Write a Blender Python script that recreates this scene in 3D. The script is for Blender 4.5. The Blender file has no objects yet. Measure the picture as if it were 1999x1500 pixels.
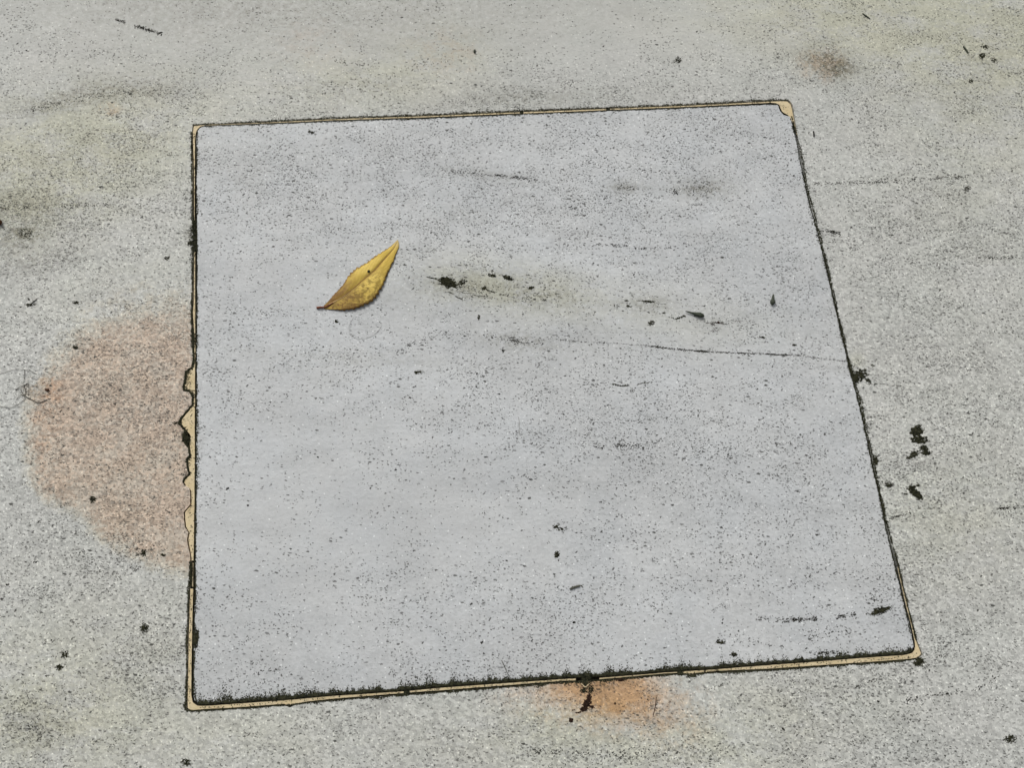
import bpy, math, random
from mathutils import Vector, Matrix, noise as mnoise
from mathutils.geometry import delaunay_2d_cdt

SC = bpy.context.scene
COL = SC.collection
rnd = random.Random(7)

# ------------------------------------------------------------------ camera
# metres; the inlaid slab is about 40 cm wide, the camera about 50 cm above it
F, CX, CY = 1700.0, 999.5, 750.0                      # focal length and centre, in photo pixels
N = Vector((-0.02676248, 0.30188024, 0.95297014)).normalized()   # straight down, in camera axes (x right, y down, z forward)
H = 0.5013


def ray(px, py):
    return Vector(((px - CX) / F, (py - CY) / F, 1.0))


def hit(px, py):
    d = ray(px, py)
    return d * (H / d.dot(N))


tl, tr, br, bl = hit(381, 245), hit(1545, 198), hit(1794, 1283), hit(370, 1383)
ZW = -N
XW = ((tr - tl) + (br - bl)).normalized()
YW = ZW.cross(XW)
ORG = (tl + tr + br + bl) / 4


def to_world(p):
    q = p - ORG
    return Vector((XW.dot(q), YW.dot(q), ZW.dot(q)))


CAMW = to_world(Vector((0, 0, 0)))


def at(px, py, z=0.0):
    """photo pixel -> point at height z above the paving"""
    d = ray(px, py)
    dw = Vector((XW.dot(d), YW.dot(d), ZW.dot(d)))
    return CAMW + dw * ((z - CAMW.z) / dw.z)


def to_px(x, y, z=0.0):
    p = XW * x + YW * y + ZW * z + ORG
    return (CX + F * p.x / p.z, CY + F * p.y / p.z)


cam = bpy.data.cameras.new('camera')
cam.sensor_width = 36.0
cam.lens = 36.0 * F / 1999.0
cam.clip_start = 0.01
cam.clip_end = 500.0
camo = bpy.data.objects.new('camera', cam)
COL.objects.link(camo)
ex, ey, ez = Vector((1, 0, 0)), Vector((0, -1, 0)), Vector((0, 0, -1))
M = Matrix.Identity(4)
for c, e in enumerate((ex, ey, ez)):
    M[0][c], M[1][c], M[2][c] = XW.dot(e), YW.dot(e), ZW.dot(e)
M[0][3], M[1][3], M[2][3] = CAMW
camo.matrix_world = M
SC.camera = camo

# ------------------------------------------------------------------ light: overcast daylight
SUN_EL, SUN_ROT = math.radians(44), math.radians(-25)
w = bpy.data.worlds.new('World')
SC.world = w
w.use_nodes = True
wn = w.node_tree
wn.nodes.clear()
sky = wn.nodes.new('ShaderNodeTexSky')
sky.sky_type = 'NISHITA'
sky.sun_disc = False
sky.sun_elevation = SUN_EL
sky.sun_rotation = SUN_ROT
sky.dust_density = 6.0
hsv = wn.nodes.new('ShaderNodeHueSaturation')
hsv.inputs['Saturation'].default_value = 0.18
bg = wn.nodes.new('ShaderNodeBackground')
bg.inputs['Strength'].default_value = 0.118
wo = wn.nodes.new('ShaderNodeOutputWorld')
wn.links.new(sky.outputs[0], hsv.inputs['Color'])
wn.links.new(hsv.outputs[0], bg.inputs['Color'])
wn.links.new(bg.outputs[0], wo.inputs['Surface'])
sl = bpy.data.lights.new('sun', 'SUN')
sl.energy = 1.0
sl.angle = math.radians(14)
sl.color = (1.0, 0.97, 0.93)
so = bpy.data.objects.new('sun', sl)
COL.objects.link(so)
sdir = Vector((math.sin(SUN_ROT) * math.cos(SUN_EL), math.cos(SUN_ROT) * math.cos(SUN_EL), math.sin(SUN_EL)))
so.rotation_euler = sdir.to_track_quat('Z', 'Y').to_euler()
so.location = sdir * 5
vs = SC.view_settings
vs.view_transform = 'Standard'
vs.look = 'None'
vs.exposure = 0.0
vs.gamma = 1.0
vs.use_curve_mapping = False


# ------------------------------------------------------------------ node helper
class NT:
    def __init__(s, name):
        s.m = bpy.data.materials.new(name)
        s.m.use_nodes = True
        s.t = s.m.node_tree
        s.t.nodes.clear()
        s.out = s.t.nodes.new('ShaderNodeOutputMaterial')
        s.b = s.t.nodes.new('ShaderNodeBsdfPrincipled')
        s.t.links.new(s.b.outputs[0], s.out.inputs[0])

    def put(s, sock, v):
        if isinstance(v, bpy.types.NodeSocket):
            s.t.links.new(v, sock)
        elif v is not None:
            if isinstance(v, (tuple, list)) and len(v) == 3 and sock.type == 'RGBA':
                v = (*v, 1)
            sock.default_value = v

    def math(s, op, a, b=None, c=None, clamp=False):
        n = s.t.nodes.new('ShaderNodeMath')
        n.operation = op
        n.use_clamp = clamp
        s.put(n.inputs[0], a)
        s.put(n.inputs[1], b)
        s.put(n.inputs[2], c)
        return n.outputs[0]

    def vmath(s, op, a, b=None, out=0):
        n = s.t.nodes.new('ShaderNodeVectorMath')
        n.operation = op
        s.put(n.inputs[0], a)
        s.put(n.inputs[1], b)
        return n.outputs[out]

    def noise(s, v, scale, detail=2, rough=0.5, out='Fac', dim='3D'):
        n = s.t.nodes.new('ShaderNodeTexNoise')
        n.noise_dimensions = dim
        s.put(n.inputs['Vector'], v)
        n.inputs['Scale'].default_value = scale
        n.inputs['Detail'].default_value = detail
        n.inputs['Roughness'].default_value = rough
        return n.outputs[out]

    def vor(s, v, scale, feature='F1'):
        n = s.t.nodes.new('ShaderNodeTexVoronoi')
        n.voronoi_dimensions = '2D'
        n.feature = feature
        s.put(n.inputs['Vector'], v)
        n.inputs['Scale'].default_value = scale
        return n

    def ramp(s, v, a, b, c=0.0, d=1.0, smooth=True):
        n = s.t.nodes.new('ShaderNodeMapRange')
        n.interpolation_type = 'SMOOTHSTEP' if smooth else 'LINEAR'
        s.put(n.inputs['Value'], v)
        s.put(n.inputs['From Min'], a)
        s.put(n.inputs['From Max'], b)
        s.put(n.inputs['To Min'], c)
        s.put(n.inputs['To Max'], d)
        return n.outputs[0]

    def mix(s, f, a, b, blend='MIX'):
        n = s.t.nodes.new('ShaderNodeMix')
        n.data_type = 'RGBA'
        n.blend_type = blend
        s.put(n.inputs[0], f)
        s.put(n.inputs[6], a)
        s.put(n.inputs[7], b)
        return n.outputs[2]

    def sep(s, c):
        n = s.t.nodes.new('ShaderNodeSeparateColor')
        s.put(n.inputs[0], c)
        return n.outputs

    def attr(s, name):
        n = s.t.nodes.new('ShaderNodeAttribute')
        n.attribute_name = name
        return s.sep(n.outputs['Color'])

    def pos(s):
        n = s.t.nodes.new('ShaderNodeNewGeometry')
        return n.outputs['Position']

    def bump(s, h, strength, dist):
        n = s.t.nodes.new('ShaderNodeBump')
        s.put(n.inputs['Height'], h)
        n.inputs['Strength'].default_value = strength
        n.inputs['Distance'].default_value = dist
        s.t.links.new(n.outputs[0], s.b.inputs['Normal'])

    def fin(s, col, rough=0.6, spec=0.3):
        s.put(s.b.inputs['Base Color'], col)
        s.put(s.b.inputs['Roughness'], rough)
        s.b.inputs['Specular IOR Level'].default_value = spec
        return s.m


# ------------------------------------------------------------------ materials
def stone_material(name, base, grain, seed, q0, q1, op, tint, vl):
    n = NT(name)
    p0 = n.pos()
    off = n.vmath('ADD', p0, (seed * 3.1, seed * 1.7, 0))
    wrp = n.vmath('SUBTRACT', n.noise(off, 900, 2, 0.6, 'Color'), (0.5, 0.5, 0.5))
    wsc = n.t.nodes.new('ShaderNodeVectorMath')
    wsc.operation = 'SCALE'
    n.put(wsc.inputs[0], wrp)
    wsc.inputs['Scale'].default_value = 0.0011
    p = n.vmath('ADD', off, wsc.outputs[0])
    sa = n.attr('stain')          # pink, orange, olive
    sb = n.attr('wear')           # speck density, smudge, coarseness
    coarse = sb[2]

    def rot(v, ang, sx, sy):
        m = n.t.nodes.new('ShaderNodeMapping')
        m.vector_type = 'POINT'
        n.put(m.inputs['Vector'], v)
        m.inputs['Rotation'].default_value = (0, 0, math.radians(ang))
        m.inputs['Scale'].default_value = (1, 1, 1)
        return n.vmath('MULTIPLY', m.outputs[0], (sx, sy, 0))

    clump = n.noise(rot(off, 7, 0.55, 1.0), 75, 4, 0.65)
    clump = n.ramp(clump, 0.36, 0.70, 0.05, 2.2, False)
    patch = n.ramp(n.noise(off, 15, 3, 0.55), 0.35, 0.65, 0.45, 1.5)
    dens = n.math('MULTIPLY', n.math('MULTIPLY', sb[0], patch), clump)
    dens = n.math('ADD', dens, n.math('MULTIPLY', n.math('MAXIMUM', n.math('SUBTRACT', sb[1], 0.22), 0.0), 1.1))

    def specks(scale, ang, sx, sy, amount, r0, r1, soft, shift):
        v = n.vor(rot(n.vmath('ADD', p, (shift, shift * 0.7, 0)), ang, sx, sy), scale)
        c = n.sep(v.outputs['Color'])
        on = n.math('LESS_THAN', c[0], n.math('MULTIPLY', dens, amount))
        r = n.math('MULTIPLY_ADD', n.math('POWER', c[1], 2.0), r1, r0)
        inner = n.math('MULTIPLY', r, soft)
        k = n.ramp(v.outputs['Distance'], inner, r, 1.0, 0.0)
        k = n.math('MULTIPLY', k, on)
        return n.math('MULTIPLY', k, n.math('MULTIPLY_ADD', c[2], 0.6, 0.4))

    s1 = specks(760, 4, 0.5, 1.0, 1.2, q0, q1, 0.5, 0.0)
    s2 = specks(820, 58, 0.55, 1.0, 0.8, q0, q1, 0.5, 0.31)
    s3 = specks(360, 8, 0.5, 1.0, 0.5, 0.09, 0.2, 0.5, 0.77)
    s4 = specks(400, -50, 0.55, 1.0, 0.4, 0.09, 0.18, 0.5, 1.3)
    fine = n.math('MAXIMUM', s1, s2)
    med = n.math('MAXIMUM', s3, s4)

    # body of the stone: crystals, veils, slow drifts
    cry = n.sep(n.vor(rot(p, 20, 0.8, 1.0), 760).outputs['Color'])[0]
    cry2 = n.noise(p, 1100, 2, 0.6)
    g = n.math('ADD', n.math('MULTIPLY', n.math('SUBTRACT', cry, 0.5), 0.34),
               n.math('MULTIPLY', n.math('SUBTRACT', cry2, 0.5), 0.55))
    g = n.math('MULTIPLY', g, n.math('MULTIPLY', n.math('MULTIPLY_ADD', sa[0], 0.6, coarse), grain))
    veil = n.math('SUBTRACT', n.noise(rot(off, 6, 0.45, 1.0), 16, 4, 0.55), 0.5)
    veil2 = n.math('SUBTRACT', n.noise(rot(off, 4, 0.5, 1.0), 75, 3, 0.6), 0.5)
    lum = n.math('ADD', 1.0, n.math('ADD', g, n.math('ADD', n.math('MULTIPLY', veil, 0.30 * vl), n.math('MULTIPLY', veil2, 0.24 * vl))))
    lumc = n.t.nodes.new('ShaderNodeCombineColor')
    for i in range(3):
        n.put(lumc.inputs[i], lum)
    col = n.mix(1.0, base, lumc.outputs[0], 'MULTIPLY')
    hue = n.ramp(n.noise(off, 24, 3, 0.6), 0.35, 0.7)
    col = n.mix(n.math('MULTIPLY', hue, 0.45), col, n.mix(1.0, col, tint, 'MULTIPLY'))
    # stains with broken edges
    ed = n.math('SUBTRACT', n.noise(off, 110, 5, 0.65), 0.5)
    ed2 = n.math('SUBTRACT', n.noise(off, 480, 4, 0.7), 0.5)
    pk = n.math('ADD', sa[0], n.math('MULTIPLY', n.math('ADD', ed, n.math('MULTIPLY', ed2, 0.8)), n.ramp(sa[0], 0, 0.3, 0, 0.9)))
    rim = n.ramp(pk, 0.12, 0.45)
    pk = n.ramp(pk, 0.3, 0.85)
    blot = n.ramp(n.math('ADD', n.noise(off, 60, 4, 0.65), n.math('MULTIPLY', ed2, 0.9)), 0.3, 0.7, 0.55, 1.1)
    col = n.mix(n.math('MULTIPLY', rim, 0.55), col, n.mix(1.0, col, (0.96, 0.88, 0.74), 'MULTIPLY'))
    col = n.mix(n.math('MULTIPLY', pk, blot, clamp=True), col, n.mix(1.0, col, (0.935, 0.775, 0.695), 'MULTIPLY'))
    og = n.ramp(n.math('ADD', sa[1], n.math('MULTIPLY', n.math('MULTIPLY', n.math('ADD', ed, n.math('MULTIPLY', ed2, 0.7)), 1.3), n.ramp(sa[1], 0, 0.2))), 0.05, 0.95, 0, 1, False)
    col = n.mix(og, col, n.mix(1.0, col, (0.94, 0.60, 0.36), 'MULTIPLY'))
    ol = n.math('MULTIPLY', sa[2], n.ramp(n.math('ADD', n.noise(rot(off, 6, 0.5, 1), 50, 5, 0.7), n.math('MULTIPLY', ed2, 0.5)), 0.3, 0.62, 0.2, 1.15), clamp=True)
    col = n.mix(ol, col, n.mix(1.0, col, (0.955, 0.94, 0.80), 'MULTIPLY'))
    sm = n.math('MULTIPLY', sb[1], n.ramp(n.noise(off, 260, 5, 0.78), 0.34, 0.66, 0.1, 1.9), clamp=True)
    col = n.mix(sm, col, n.mix(1.0, col, (0.42, 0.40, 0.33), 'MULTIPLY'))
    # pale crystals, their glint painted in as brighter colour
    wv = n.vor(n.vmath('ADD', p, (2.1, 0.4, 0)), 640)
    wc = n.sep(wv.outputs['Color'])
    wk = n.math('MULTIPLY', n.math('LESS_THAN', wc[0], n.math('MULTIPLY', coarse, 0.10 * grain * grain)),
                n.ramp(wv.outputs['Distance'], 0.12, 0.36, 1, 0))
    col = n.mix(n.math('MULTIPLY', wk, 0.6), col, n.mix(1.0, col, (1.75, 1.75, 1.72), 'MULTIPLY'))
    # pits filled with black dirt
    col = n.mix(n.math('MULTIPLY', fine, op, clamp=True), col, (0.045, 0.045, 0.037))
    col = n.mix(n.math('MULTIPLY', med, 0.92, clamp=True), col, (0.03, 0.03, 0.024))
    hgt = n.math('ADD', n.math('MULTIPLY', cry2, 0.5), n.math('MULTIPLY', cry, 0.25))
    hgt = n.math('SUBTRACT', hgt, n.math('MAXIMUM', fine, med))
    hgt = n.math('ADD', hgt, n.math('MULTIPLY', n.noise(rot(off, 5, 0.7, 1), 420, 2, 0.5), 1.1))
    n.bump(hgt, 0.7, 0.0003)
    rough = n.math('ADD', 0.5, n.math('MULTIPLY', n.noise(off, 30, 3, 0.6), 0.25))
    return n.fin(col, rough, 0.35)


def simple(name, c0, c1, scale, rough=0.9, bump=0.0, dist=0.0003, spec=0.2):
    n = NT(name)
    p = n.pos()
    f = n.ramp(n.noise(p, scale, 4, 0.65), 0.32, 0.68)
    if bump:
        n.bump(n.noise(p, scale * 1.7, 3, 0.6), bump, dist)
    return n.fin(n.mix(f, c0, c1), rough, spec)


MAT_OUT = stone_material('weathered_marble', (0.462, 0.466, 0.440), 1.25, 1, 0.17, 0.27, 0.82, (0.975, 1.0, 0.99), 1.0)
MAT_IN = stone_material('honed_marble', (0.480, 0.492, 0.489), 0.6, 2, 0.13, 0.26, 0.85, (0.965, 0.99, 1.022), 1.35)
MAT_DIRT = simple('black_dirt', (0.010, 0.010, 0.008), (0.030, 0.028, 0.020), 900)
MAT_MOSS = simple('black_moss', (0.008, 0.009, 0.005), (0.05, 0.05, 0.026), 800)
MAT_RUST = simple('rusty_dirt', (0.012, 0.006, 0.004), (0.05, 0.026, 0.015), 1200)
MAT_TWIG = simple('dry_stem', (0.05, 0.052, 0.04), (0.12, 0.12, 0.095), 1500)
MAT_SEED = simple('dark_seed', (0.02, 0.027, 0.018), (0.075, 0.085, 0.06), 700, 0.55, 0.3)
MAT_BROWN = simple('brown_seed', (0.035, 0.015, 0.006), (0.09, 0.04, 0.018), 700, 0.6, 0.3)
MAT_HAIR = simple('grey_fibre', (0.30, 0.30, 0.29), (0.40, 0.40, 0.38), 500, 0.6)
MAT_HAIRD = simple('dark_fibre', (0.07, 0.065, 0.055), (0.17, 0.16, 0.13), 500, 0.6)


def mortar_material():
    n = NT('cream_mortar')
    p = n.pos()
    f = n.ramp(n.noise(p, 130, 5, 0.65), 0.3, 0.7)
    c = n.mix(f, (0.56, 0.455, 0.265), (0.67, 0.565, 0.37))
    v = n.vor(p, 420)
    vc = n.sep(v.outputs['Color'])
    k = n.math('MULTIPLY', n.math('LESS_THAN', vc[0], 0.2), n.ramp(v.outputs['Distance'], 0.1, 0.25, 1, 0))
    c = n.mix(n.math('MULTIPLY', k, 0.85), c, (0.035, 0.028, 0.018))
    dk = n.ramp(n.noise(p, 260, 5, 0.75), 0.50, 0.68)
    c = n.mix(n.math('MULTIPLY', dk, 0.6), c, (0.20, 0.15, 0.085))
    n.bump(n.noise(p, 900, 3, 0.6), 0.5, 0.0002)
    return n.fin(c, 0.85, 0.2)


MAT_MORTAR = mortar_material()


def leaf_material():
    n = NT('yellowed_leaf')
    uvn = n.t.nodes.new('ShaderNodeUVMap')
    sp = n.t.nodes.new('ShaderNodeSeparateXYZ')
    n.put(sp.inputs[0], uvn.outputs[0])
    u, v = sp.outputs[0], sp.outputs[1]            # u base->tip, v 0 lower edge, .5 midrib, 1 upper edge
    p = n.pos()
    a = n.math('ABSOLUTE', n.math('MULTIPLY_ADD', v, 2.0, -1.0))
    c = n.mix(n.ramp(n.noise(p, 90, 4, 0.6), 0.3, 0.7), (0.53, 0.37, 0.06), (0.66, 0.49, 0.115))
    # fine net of veins
    wav = n.math('SINE', n.math('ADD', n.math('MULTIPLY', u, 95.0), n.math('MULTIPLY', a, -26.0)))
    c = n.mix(n.math('MULTIPLY', n.ramp(wav, 0.55, 1.0), 0.28), c, (0.45, 0.29, 0.07))
    net = n.vor(p, 650, 'DISTANCE_TO_EDGE')
    c = n.mix(n.math('MULTIPLY', n.ramp(net.outputs['Distance'], 0.0, 0.10, 1, 0), 0.3), c, (0.42, 0.28, 0.08))
    # olive and brown mottling on the lower half
    low = n.math('MULTIPLY', n.ramp(v, 0.5, 0.40), n.ramp(u, 0.80, 0.45))
    mt = n.ramp(n.noise(p, 300, 5, 0.75), 0.44, 0.56)
    c = n.mix(n.math('MULTIPLY', n.math('MULTIPLY', low, mt), 0.95), c, (0.24, 0.165, 0.03))
    mb = n.ramp(n.noise(n.vmath('ADD', p, (3, 0, 0)), 300, 5, 0.75), 0.50, 0.60)
    lowb = n.math('MULTIPLY', n.ramp(v, 0.5, 0.3), n.ramp(u, 0.62, 0.12))
    c = n.mix(n.math('MULTIPLY', n.math('MULTIPLY', lowb, mb), 0.9), c, (0.12, 0.055, 0.016))
    # brown towards the stalk and along the upper base
    ub = n.math('MULTIPLY', n.ramp(n.math('ADD', u, n.math('MULTIPLY', n.math('SUBTRACT', n.noise(p, 200, 4, 0.7), 0.5), 0.34)), 0.50, 0.2), n.ramp(v, 0.35, 0.7, 0.5, 1.0))
    c = n.mix(n.math('MULTIPLY', ub, n.ramp(n.noise(p, 260, 4, 0.6), 0.25, 0.7, 0.6, 1.0)), c, (0.17, 0.085, 0.025))
    # brown bitten margin
    e = n.math('ADD', a, n.math('MULTIPLY', n.math('SUBTRACT', n.noise(p, 500, 3, 0.7), 0.5), 0.42))
    c = n.mix(n.math('MULTIPLY', n.ramp(e, 0.80, 1.0), 0.92), c, (0.13, 0.065, 0.018))
    # brown along the midrib, strongest in the outer half
    mr = n.math('MULTIPLY', n.ramp(a, 0.16, 0.02), n.ramp(u, 0.30, 0.6, 0.25, 1.0))
    c = n.mix(n.math('MULTIPLY', mr, 0.6), c, (0.26, 0.135, 0.032))
    # pale tip
    c = n.mix(n.math('MULTIPLY', n.ramp(u, 0.90, 0.98), 0.65), c, (0.52, 0.42, 0.22))
    n.bump(n.math('ADD', n.math('MULTIPLY', wav, 0.3), n.noise(p, 500, 3, 0.6)), 0.4, 0.0002)
    return n.fin(c, 0.62, 0.2)


MAT_LEAF = leaf_material()
MAT_RIB = simple('leaf_rib', (0.20, 0.105, 0.028), (0.33, 0.20, 0.065), 300, 0.55)
MAT_RIBP = simple('pale_rib', (0.55, 0.38, 0.17), (0.62, 0.46, 0.24), 300, 0.55)
MAT_STALK = simple('red_brown_stalk', (0.10, 0.028, 0.014), (0.20, 0.07, 0.035), 400, 0.55)


# ------------------------------------------------------------------ object helpers
def link(name, verts, faces, mat, parent=None, smooth=False, origin=None):
    me = bpy.data.meshes.new(name)
    if origin is not None:
        verts = [Vector(v) - origin for v in verts]
    me.from_pydata([tuple(v) for v in verts], [], faces)
    me.update()
    me.materials.append(mat)
    if smooth:
        me.polygons.foreach_set('use_smooth', [True] * len(me.polygons))
    o = bpy.data.objects.new(name, me)
    COL.objects.link(o)
    if origin is not None:
        o.location = origin
    if parent:
        o.parent = parent
    return o


def tag(o, label=None, cat=None, group=None, kind=None):
    for k, v in (('label', label), ('category', cat), ('group', group), ('kind', kind)):
        if v:
            o[k] = v
    return o


def empty(name, loc, label, cat):
    o = bpy.data.objects.new(name, None)
    o.empty_display_size = 0.02
    COL.objects.link(o)
    o.location = loc
    return tag(o, label, cat)


def dense(poly, step, jit, closed=True, seed=0):
    """resample a pixel polyline and roughen it"""
    out = []
    n = len(poly)
    for i in range(n if closed else n - 1):
        a, b = poly[i], poly[(i + 1) % n]
        L = math.dist(a, b)
        k = max(1, int(round(L / step)))
        for j in range(k):
            t = j / k
            out.append((a[0] + (b[0] - a[0]) * t, a[1] + (b[1] - a[1]) * t))
    if not closed:
        out.append(poly[-1])
    res = []
    for i, q in enumerate(out):
        dx = mnoise.noise(Vector((q[0] * 0.13, q[1] * 0.13, seed))) + 0.6 * mnoise.noise(Vector((q[0] * 0.45, q[1] * 0.45, seed + 3)))
        dy = mnoise.noise(Vector((q[0] * 0.13, q[1] * 0.13, seed + 9))) + 0.6 * mnoise.noise(Vector((q[0] * 0.45, q[1] * 0.45, seed + 5)))
        res.append((q[0] + dx * jit, q[1] + dy * jit))
    return res


def inside(poly, x, y):
    c = False
    j = len(poly) - 1
    for i in range(len(poly)):
        xi, yi = poly[i]
        xj, yj = poly[j]
        if (yi > y) != (yj > y) and x < (xj - xi) * (y - yi) / (yj - yi) + xi:
            c = not c
        j = i
    return c


def segdist(poly, x, y):
    m = 1e9
    for i in range(len(poly)):
        ax, ay = poly[i]
        bx, by = poly[(i + 1) % len(poly)]
        dx, dy = bx - ax, by - ay
        t = max(0, min(1, ((x - ax) * dx + (y - ay) * dy) / (dx * dx + dy * dy + 1e-9)))
        m = min(m, math.hypot(x - ax - t * dx, y - ay - t * dy))
    return m


def lerp_tab(tab, x):
    if x <= tab[0][0]:
        return tab[0][1]
    for (a, va), (b, vb) in zip(tab, tab[1:]):
        if x <= b:
            return va + (vb - va) * (x - a) / (b - a)
    return tab[-1][1]


# ------------------------------------------------------------------ outlines (photo pixels of points on the ground)
HOLE = [(376, 243), (400, 242), (490, 238.5), (595, 233.5), (650, 230.5), (825, 224.5), (1000, 217), (1175, 210.5), (1350, 203.5), (1500, 195.5), (1526, 194.5), (1540, 195.5), (1546, 201), (1549.5, 212), (1551, 224), (1559.1, 280), (1569.1, 336), (1576.1, 371), (1586.1, 413), (1597.1, 448), (1615.1, 521), (1622.1, 553), (1638.1, 620), (1650.1, 672), (1662.1, 725), (1681.1, 795), (1695.1, 861), (1706.1, 914), (1717.1, 956), (1730.1, 1020), (1741.1, 1066), (1755, 1108), (1765, 1150), (1773, 1185), (1783, 1220), (1791, 1253), (1797, 1266), (1802, 1279), (1793, 1287), (1776, 1289.5), (1740, 1292.5), (1700, 1295.5), (1600, 1302.5), (1500, 1309.5), (1400, 1314), (1357, 1318), (1350, 1323), (1341, 1319), (1300, 1318), (1200, 1327), (1166, 1331), (1100, 1333), (1000, 1341), (860, 1352), (790, 1357), (650, 1368), (600, 1373), (575, 1378), (566, 1382), (552, 1378), (540, 1379), (440, 1386), (400, 1387.5), (372, 1390), (363.5, 1386), (363.5, 1370), (365, 1300), (365.5, 1250), (367, 1200), (368.5, 1150), (371, 1120), (371.5, 1096), (370, 1080), (366.5, 1064), (365, 1053), (367, 1040), (360.5, 1029), (359, 1016), (358.5, 1000), (371, 985), (371, 965), (369, 952), (359.5, 948), (356.5, 942), (359.5, 935), (369, 925), (366.5, 918), (364.5, 905), (362.5, 897), (370, 890), (368, 875), (358, 862), (356.5, 849), (362, 843), (355.5, 835), (347.5, 826), (354, 815), (366.5, 800), (375, 790), (375, 775), (371, 766), (358.5, 763), (357, 755), (361, 740), (362, 725), (374, 717), (377.5, 700), (374.5, 640), (372.5, 610), (375, 590), (376.5, 500), (375.5, 400), (375.5, 340), (374.5, 300), (374, 275), (374.5, 256)]
SLAB = [(396, 247), (430, 245), (490, 243.5), (595, 239.5), (650, 236.5), (825, 231.5), (1000, 224), (1175, 217),
        (1350, 210.5), (1480, 204.5), (1516, 203.5), (1520, 207), (1523, 217), (1530, 224), (1542, 227.5), (1546, 240), (1556, 280),
        (1566.5, 336), (1573.5, 371), (1584, 413), (1594.5, 448), (1612, 521), (1619, 553), (1634.8, 620), (1647, 672),
        (1659, 725), (1678.5, 795), (1692.5, 861), (1703, 914), (1713.5, 956), (1727, 1020), (1737.5, 1066), (1748, 1108),
        (1758, 1150), (1766, 1185), (1775, 1218), (1782, 1250), (1783.5, 1263), (1779, 1272), (1765, 1276.5), (1700, 1281), (1600, 1289),
        (1500, 1296), (1400, 1304), (1300, 1310), (1200, 1318.5), (1100, 1323), (1000, 1330), (860, 1340), (790, 1347),
        (650, 1356.5), (540, 1366), (440, 1373), (400, 1375.5), (388, 1374), (380, 1368), (377, 1355), (377.5, 1300),
        (378.5, 1250), (379, 1200), (381, 1150), (380.5, 1100), (382, 1000), (383, 850), (383.5, 720), (384, 600), (384.5, 500),
        (383.5, 400), (383.5, 340), (383.5, 300), (384, 268), (386, 256), (390, 250)]
HOLE_D = dense(HOLE, 3, 0.85, seed=1)
SLAB_D = dense(SLAB, 4, 0.4, seed=4)
PINK = [(400, 566), (330, 572), (285, 582), (215, 610), (165, 640), (140, 665), (118, 700), (100, 735), (82, 760), (60, 790),
        (53, 830), (58, 880), (66, 935), (90, 970), (130, 985), (160, 1000), (185, 1030), (212, 1055), (250, 1070), (280, 1088),
        (310, 1102), (345, 1112), (400, 1116)]


def gau(x, y, cx, cy, rx, ry, ang=0.0):
    c, s = math.cos(math.radians(ang)), math.sin(math.radians(ang))
    dx, dy = x - cx, y - cy
    a, b = (dx * c + dy * s) / rx, (-dx * s + dy * c) / ry
    q = a * a + b * b
    return math.exp(-q) if q < 12 else 0.0


OLIVE = [(1850, 40, 420, 120, 5, .75), (1700, 20, 300, 90, 0, .5), (180, 270, 280, 110, -8, .95), (60, 380, 170, 90, 0, .8),
         (700, 160, 170, 55, 0, .6), (870, 110, 120, 60, 0, .45), (1330, 1470, 250, 70, 0, .55), (1010, 1440, 220, 70, 0, .35), (70, 1400, 190, 120, 0, .6),
         (1900, 700, 240, 600, 0, .12), (1950, 200, 200, 200, 0, .45), (200, 560, 220, 50, -20, .25), (1850, 1020, 160, 120, 0, .35),
         (1520, 1380, 220, 80, 0, .35), (1672, 705, 14, 14, 0, .6), (1120, 1390, 120, 50, 0, .6), (200, 1300, 300, 200, 0, .3), (500, 1450, 300, 80, 0, .3)]
ORANGE = [(1195, 1344, 46, 28, 0, .42), (1120, 1340, 34, 14, 0, .25), (1215, 1352, 60, 48, 0, .62), (1120, 1352, 120, 44, 0, .5), (1240, 1375, 120, 52, 0, .42), (1110, 1338, 40, 18, 0, .45), (213, 213, 24, 11, 0, .38),
          (600, 85, 110, 70, 0, .10), (870, 100, 90, 60, 0, .13), (1605, 128, 46, 30, 0, .34), (88, 762, 32, 26, 0, .3), (90, 830, 40, 130, 0, .12), (1320, 1430, 60, 40, 0, .15)]
SMUDGE_OUT = [(300, 10, 520, 110, 0, .2), (850, 10, 500, 90, 0, .16), (1615, 122, 48, 26, 12, .62), (1645, 135, 24, 14, 0, .6), (45, 455, 50, 24, -10, .55), (250, 180, 110, 20, -6, .26), (110, 200, 110, 22, -14, .27), (30, 400, 150, 30, 0, .22), (90, 500, 90, 30, -20, .2),
              (70, 1425, 60, 55, 0, .28), (180, 185, 180, 26, -10, .1), (50, 755, 14, 20, 20, .4), (40, 395, 110, 26, 0, .12), (220, 290, 120, 50, 0, .10),
              (265, 1290, 80, 110, 0, .10), (1000, 195, 330, 18, -3, .16), (1020, 190, 120, 25, 0, .16), (680, 165, 120, 25, 0, .2), (1930, 120, 80, 60, 0, .14), (1850, 400, 120, 60, 0, .10),
              (1220, 1332, 30, 10, 0, .3), (1172, 1335, 18, 18, 0, .5), (1120, 1332, 40, 8, 0, .3), (355, 850, 18, 22, 0, .3), (372, 460, 14, 40, 0, .4), (20, 500, 60, 40, 0, .15)]
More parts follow.
